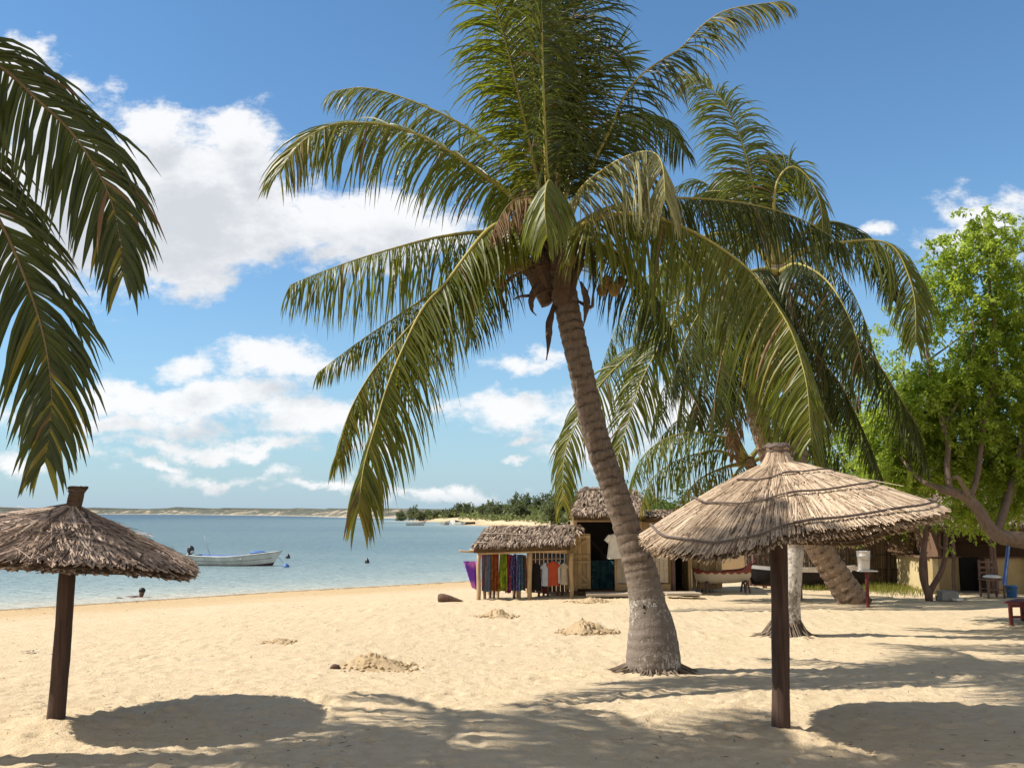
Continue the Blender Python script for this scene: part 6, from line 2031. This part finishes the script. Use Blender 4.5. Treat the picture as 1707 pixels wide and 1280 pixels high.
# blue cloth tied to the branch
dN = dT + 0.0
cloth('narrow light blue cloth tied by a string to the thick branch', 1678, 1684, 1670, 1678, 909, 975, dN, cloth_mat('cloth_sky', (0.30, 0.46, 0.78), (0.18, 0.30, 0.62), 6), 1.5, 77, group=None)
mb = MB(); mb.tube([W(1681, 910, dN), W(1680.5, 901, dN), W(1681, 893, dN)], 0.006, 5)
tag(mb.build('string', M['grey']), 'thin string from the thick branch down to the blue cloth', 'string')

# ------------------------------------------------------------------ headland: scrub and casuarinas
rr = random.Random(77)
mb = MB()
cnt = 0
pts_ = []
while cnt < 2100:
    y_ = rr.uniform(150, 330)
    x_ = (rr.uniform(630, 1100) - 853) / F_PX * y_
    pts_.append((x_, y_)); cnt += 1
xa_ = np.array([p[0] for p in pts_]); ya_ = np.array([p[1] for p in pts_])
sd_ = shore_sd(xa_, ya_)
gz_ = base_z(xa_, ya_, sd_)
for (x_, y_), s, gz in zip(pts_, sd_, gz_):
    if s < 5 + rr.uniform(0, 3): continue
    r_ = rr.uniform(0.8, 2.0) * min(1, 0.4 + s / 25)
    for j in range(26):
        d = rnd_dir(rr)
        p = Vector((x_, y_, gz + r_ * 0.15)) + Vector((d.x * r_, d.y * r_, abs(d.z) * r_ * 0.75))
        leaf_quad(mb, p, (rnd_dir(rr) + d * .5).normalized(), (d + rnd_dir(rr) * 0.7).normalized(), r_ * 0.55, r_ * 0.2)
sc_o = mb.build('scrub', M['scrub'])
tag(sc_o, 'low green scrub covering the wooded headland across the water', 'scrub', kind='stuff')
CAS = [(688, 848, 272, 34), (668, 856, 275, 26), (712, 854, 270, 30), (765, 842, 262, 22), (777, 843, 258, 24), (787, 848, 255, 18), (741, 853, 266, 24), (728, 855, 268, 22), (752, 852, 262, 24), (818, 838, 240, 22), (806, 846, 246, 24), (833, 842, 236, 22), (846, 846, 230, 20),
       (860, 827, 205, 30), (878, 829, 200, 30), (897, 833, 196, 30), (868, 840, 190, 36), (915, 826, 182, 34), (932, 828, 175, 30), (948, 824, 178, 30), (966, 825, 172, 26), (990, 828, 170, 34), (825, 846, 225, 28), (920, 838, 160, 34), (700, 856, 262, 26), (1020, 832, 165, 40), (1060, 835, 170, 40)]
for i, (px, tp_, d_, w_) in enumerate(CAS):
    x_ = px2x(px, d_)
    b_ = Vector((x_, d_, ground_z(x_, d_)))
    ct = thing('casuarina_tree', b_, 'feathery dark casuarina on the headland across the water', 'tree', 'casuarina trees on the headland')
    H = W(px, tp_, d_).z - b_.z
    wr = w_ * d_ / F_PX / 2
    r3 = random.Random(i + 300)
    mb = MB(); limbs(mb, [([b_, b_ + Vector((0, 0, H * .5)), b_ + Vector((0.2, 0, H * .9))], 0.16, 0.05)]); mb.build('trunk', M['bark'], ct, True)
    mb = MB()
    bl = []
    for k in range(9):
        f = k / 8
        bl.append((b_ + Vector((r3.uniform(-.6, .6) * wr * (1.1 - f), r3.uniform(-1, 1), H * (0.18 + 0.74 * f))), (wr * (0.75 - 0.5 * f * r3.uniform(.5, 1)), wr * .7, H * 0.13), 12))
    crown(mb, bl, 0.55, 400 + i, 11, 0.9, -0.25, 0.3)
    mb.build('crown', M['casuarina'], ct)
# far tree line on the dunes across the bay is part of the ridge; a few white houses are too small to see

# ------------------------------------------------------------------ mounds, driftwood, litter, grass
def mound(px, py, w, h, d2, seed, label):
    c = G(px, py)
    rr = random.Random(seed)
    W_ = w * c.y / F_PX / 2
    H_ = 0.66 * h * c.y / F_PX
    mb = MB()
    nr, na = 26, 70
    ids = []
    for j in range(nr + 1):
        f = j / nr
        row = []
        for k in range(na):
            a = 6.283 * k / na
            rx = W_ * f * (1 + 0.18 * math.sin(2 * a + seed) + 0.1 * math.sin(5 * a + seed * 2))
            ry = W_ * d2 * f * (1 + 0.18 * math.sin(3 * a + seed))
            x_, y_ = c.x + rx * math.cos(a), c.y + ry * math.sin(a)
            nz = 0.45 * float(vnoise(np.array([x_ * 5 + 200]), np.array([y_ * 5 + 200]), seed)[0]) + 0.6 * float(vnoise(np.array([x_ * 16 + 200]), np.array([y_ * 16 + 200]), seed + 1)[0]) + 0.5 * float(vnoise(np.array([x_ * 37 + 200]), np.array([y_ * 37 + 200]), seed + 2)[0])
            z_ = H_ * (math.exp(-(f * 2.0) ** 2) * 0.85 + 0.12 * (1 - f)) * (1 + 0.9 * nz) + (0.022 * nz + 0.02) * (1 - f) ** 0.5 - 0.035 * f ** 2
            row.append(mb.vert((x_, y_, ground_z(x_, y_) + z_ + 0.01 * (1 - f))))
        ids.append(row)
    for j in range(nr):
        for k in range(na):
            mb.face(ids[j][k], ids[j + 1][k], ids[j + 1][(k + 1) % na], ids[j][(k + 1) % na])
    for k in range(170):       # loose clods around it
        a = rr.uniform(0, 6.283); f = rr.uniform(0.05, 1.2) ** 0.8
        x_, y_ = c.x + W_ * f * math.cos(a), c.y + W_ * d2 * f * math.sin(a)
        s = rr.uniform(0.008, 0.026)
        mb.blob((x_, y_, ground_z(x_, y_) + 0.9 * H_ * math.exp(-(f * 2.0) ** 2) + s * 0.4), (s * 1.3, s, s * .8), k, 6, 4, 0.25)
    o = mb.build('sand_mound', M['sand_mound'], None, True)
    tag(o, label, 'sand mound', 'raked sand mounds')


mound(625, 1112, 150, 26, 0.75, 3, 'widest sand mound, in the middle of the open sand')
mound(828, 1028, 80, 15, 0.7, 5, 'pointed sand mound between the driftwood and the cloth stall')
mound(978, 1053, 95, 24, 0.7, 8, 'steep sand mound just left of the big palm trunk')
mound(465, 1073, 110, 9, 0.6, 11, 'flattest and leftmost sand mound')
mound(985, 1004, 80, 10, 0.7, 13, 'low sand mound right before the tall hut')
g_ = G(742, 1002)
mb = MB()
pp, _ = catmull([g_ + Vector((-0.16, 0.02, 0.075)), g_ + Vector((0.0, 0, 0.07)), g_ + Vector((0.2, -0.02, 0.04)), g_ + Vector((0.42, -0.05, 0.012))], 14)
mb.tube(pp, [0.085, 0.10, 0.10, 0.098, 0.092, 0.086, 0.08, 0.07, 0.06, 0.05, 0.04, 0.03, 0.02, 0.01], 14, True, wob=0.07)
tag(mb.build('driftwood', M['stone'], None, True), 'rounded brown driftwood stump on the open sand left of the stall', 'driftwood')
g_ = G(558, 1116)
mb = MB(); mb.blob(g_ + Vector((0, 0, 0.03)), (0.06, 0.05, 0.045), 3, 10, 7, 0.2)
tag(mb.build('coconut_husk', M['stone'], None, True), 'brown husk lying left of the widest sand mound', 'husk')
mb = MB()
g_ = G(46, 1089)
for k in range(14):
    a = rr.uniform(0, 6.28); L = rr.uniform(0.05, 0.14)
    p = g_ + Vector((rr.uniform(-.07, .07), rr.uniform(-.05, .05), 0.02 + rr.uniform(0, .02)))
    leaf_quad(mb, p, Vector((math.cos(a), math.sin(a), rr.uniform(-.1, .3))).normalized(), Vector((0, 0, 1)), L, 0.012)
tag(mb.build('seaweed_clump', M['debris']), 'small dark weed clump on the sand beside the left parasol post', 'seaweed')
mb = MB()
for k in range(2600):
    d_ = 7 + 24 * rr.random() ** 1.4
    x_ = rr.uniform(-0.62, 0.62) * d_
    s = float(shore_sd(np.array([x_]), np.array([d_]))[0])
    if s < 0.5: continue
    z_ = ground_z(x_, d_) + rr.uniform(0.0, 0.03)
    a = rr.uniform(0, 6.28)
    leaf_quad(mb, Vector((x_, d_, z_)), Vector((math.cos(a), math.sin(a), rr.uniform(-.1, .25))).normalized(), (Vector((0, 0, 1)) + rnd_dir(rr) * .5).normalized(), rr.uniform(0.02, 0.10), rr.uniform(0.003, 0.009))
for k in range(500):      # line of weed along the water's edge
    t = rr.random()
    p = Vector((-16, 23, 0)).lerp(Vector((-1.0, 36.2, 0)), t)
    nrm = Vector((0.66, -0.75, 0))
    o_ = 0.9 + 0.5 * math.sin(t * 9) + rr.gauss(0, 0.18)
    if math.sin(t * 40) + math.sin(t * 17 + 2) < -0.1: continue
    x_, y_ = p.x + nrm.x * o_, p.y + nrm.y * o_
    a = rr.uniform(0, 6.28)
    leaf_quad(mb, Vector((x_, y_, ground_z(x_, y_) + 0.02)), Vector((math.cos(a), math.sin(a), rr.uniform(0, .4))).normalized(), Vector((0, 0, 1)), rr.uniform(0.05, 0.14), 0.012)
tag(mb.build('beach_litter', M['debris']), 'scattered dry twigs and dark weed bits over the sand', 'litter', kind='stuff')
mb = MB()
for k in range(5200):
    if k % 3 == 0: px, py = rr.uniform(1455, 1540), rr.gauss(984, 5)
    elif k % 3 == 1: px, py = rr.uniform(1335, 1385), rr.gauss(979, 2.5)
    else: px, py = rr.uniform(1415, 1475), rr.gauss(980, 3)
    py = min(max(py, 975), 996)
    p = G(px, py) if k % 4 == 0 else p + Vector((rr.uniform(-.3, .3), rr.uniform(-.3, .3), 0))
    h = rr.uniform(0.05, 0.22)
    d = (Vector((rr.uniform(-.5, .5), rr.uniform(-.5, .5), 1))).normalized()
    leaf_quad(mb, p - Vector((0, 0, 0.01)), d, Vector((rr.uniform(-1, 1), -1, 0)).normalized(), h, 0.006)
tag(mb.build('grass', M['grass']), 'tufts of short yellow green grass at the foot of the reed fence', 'grass', kind='stuff')

# ------------------------------------------------------------------ the swimmer lying in the shallows
hp = W(235, 989, 29.0)
pz = -0.5
pe = thing('person', (hp.x - 0.5, hp.y, pz - 0.25), 'dark haired swimmer lying in the shallows with only head and shoulders showing', 'person')
me = bpy.data.meshes.new('body')
J = [  # joint, radius, parent
    ((-0.62, 0.25, -0.14), 0.13, None), ((-0.42, 0.18, -0.10), 0.135, 0), ((-0.20, 0.08, -0.05), 0.15, 1), ((-0.05, 0.03, -0.02), 0.09, 2), ((0.015, 0.0, 0.035), 0.055, 3), ((0.03, -0.01, 0.11), 0.085, 4), ((0.03, -0.01, 0.19), 0.075, 5),
    ((-0.14, -0.17, -0.04), 0.06, 2), ((-0.30, -0.33, -0.05), 0.045, 7), ((-0.48, -0.38, 0.0), 0.035, 8), ((-0.57, -0.38, 0.0), 0.028, 9),
    ((-0.05, 0.26, -0.08), 0.06, 2), ((0.10, 0.38, -0.14), 0.045, 11), ((0.28, 0.36, -0.14), 0.033, 12),
    ((-0.85, 0.22, -0.17), 0.085, 0), ((-1.15, 0.22, -0.20), 0.06, 14), ((-1.5, 0.24, -0.22), 0.04, 15), ((-1.6, 0.2, -0.24), 0.03, 16),
    ((-0.82, 0.42, -0.17), 0.085, 0), ((-1.1, 0.52, -0.20), 0.06, 18), ((-1.45, 0.6, -0.22), 0.04, 19), ((-1.55, 0.58, -0.24), 0.03, 20)]
me.from_pydata([Vector(j[0]) + Vector((hp.x, hp.y, pz)) - ORIGIN[pe.name] for j in J], [(i, j[2]) for i, j in enumerate(J) if j[2] is not None], [])
body = bpy.data.objects.new('body', me)
SC.collection.objects.link(body)
body.parent = pe
me.materials.append(M['skin'])
sm = body.modifiers.new('skin', 'SKIN')
for i, j in enumerate(J):
    me.skin_vertices[0].data[i].radius = (j[1], j[1])
me.skin_vertices[0].data[0].use_root = True
ss = body.modifiers.new('sub', 'SUBSURF'); ss.levels = 2; ss.render_levels = 2
mb = MB(); mb.blob((hp.x + 0.025, hp.y + 0.012, pz + 0.19), (0.098, 0.098, 0.085), 2, 14, 9, 0.04); mb.build('hair', M['hair'], pe, True)
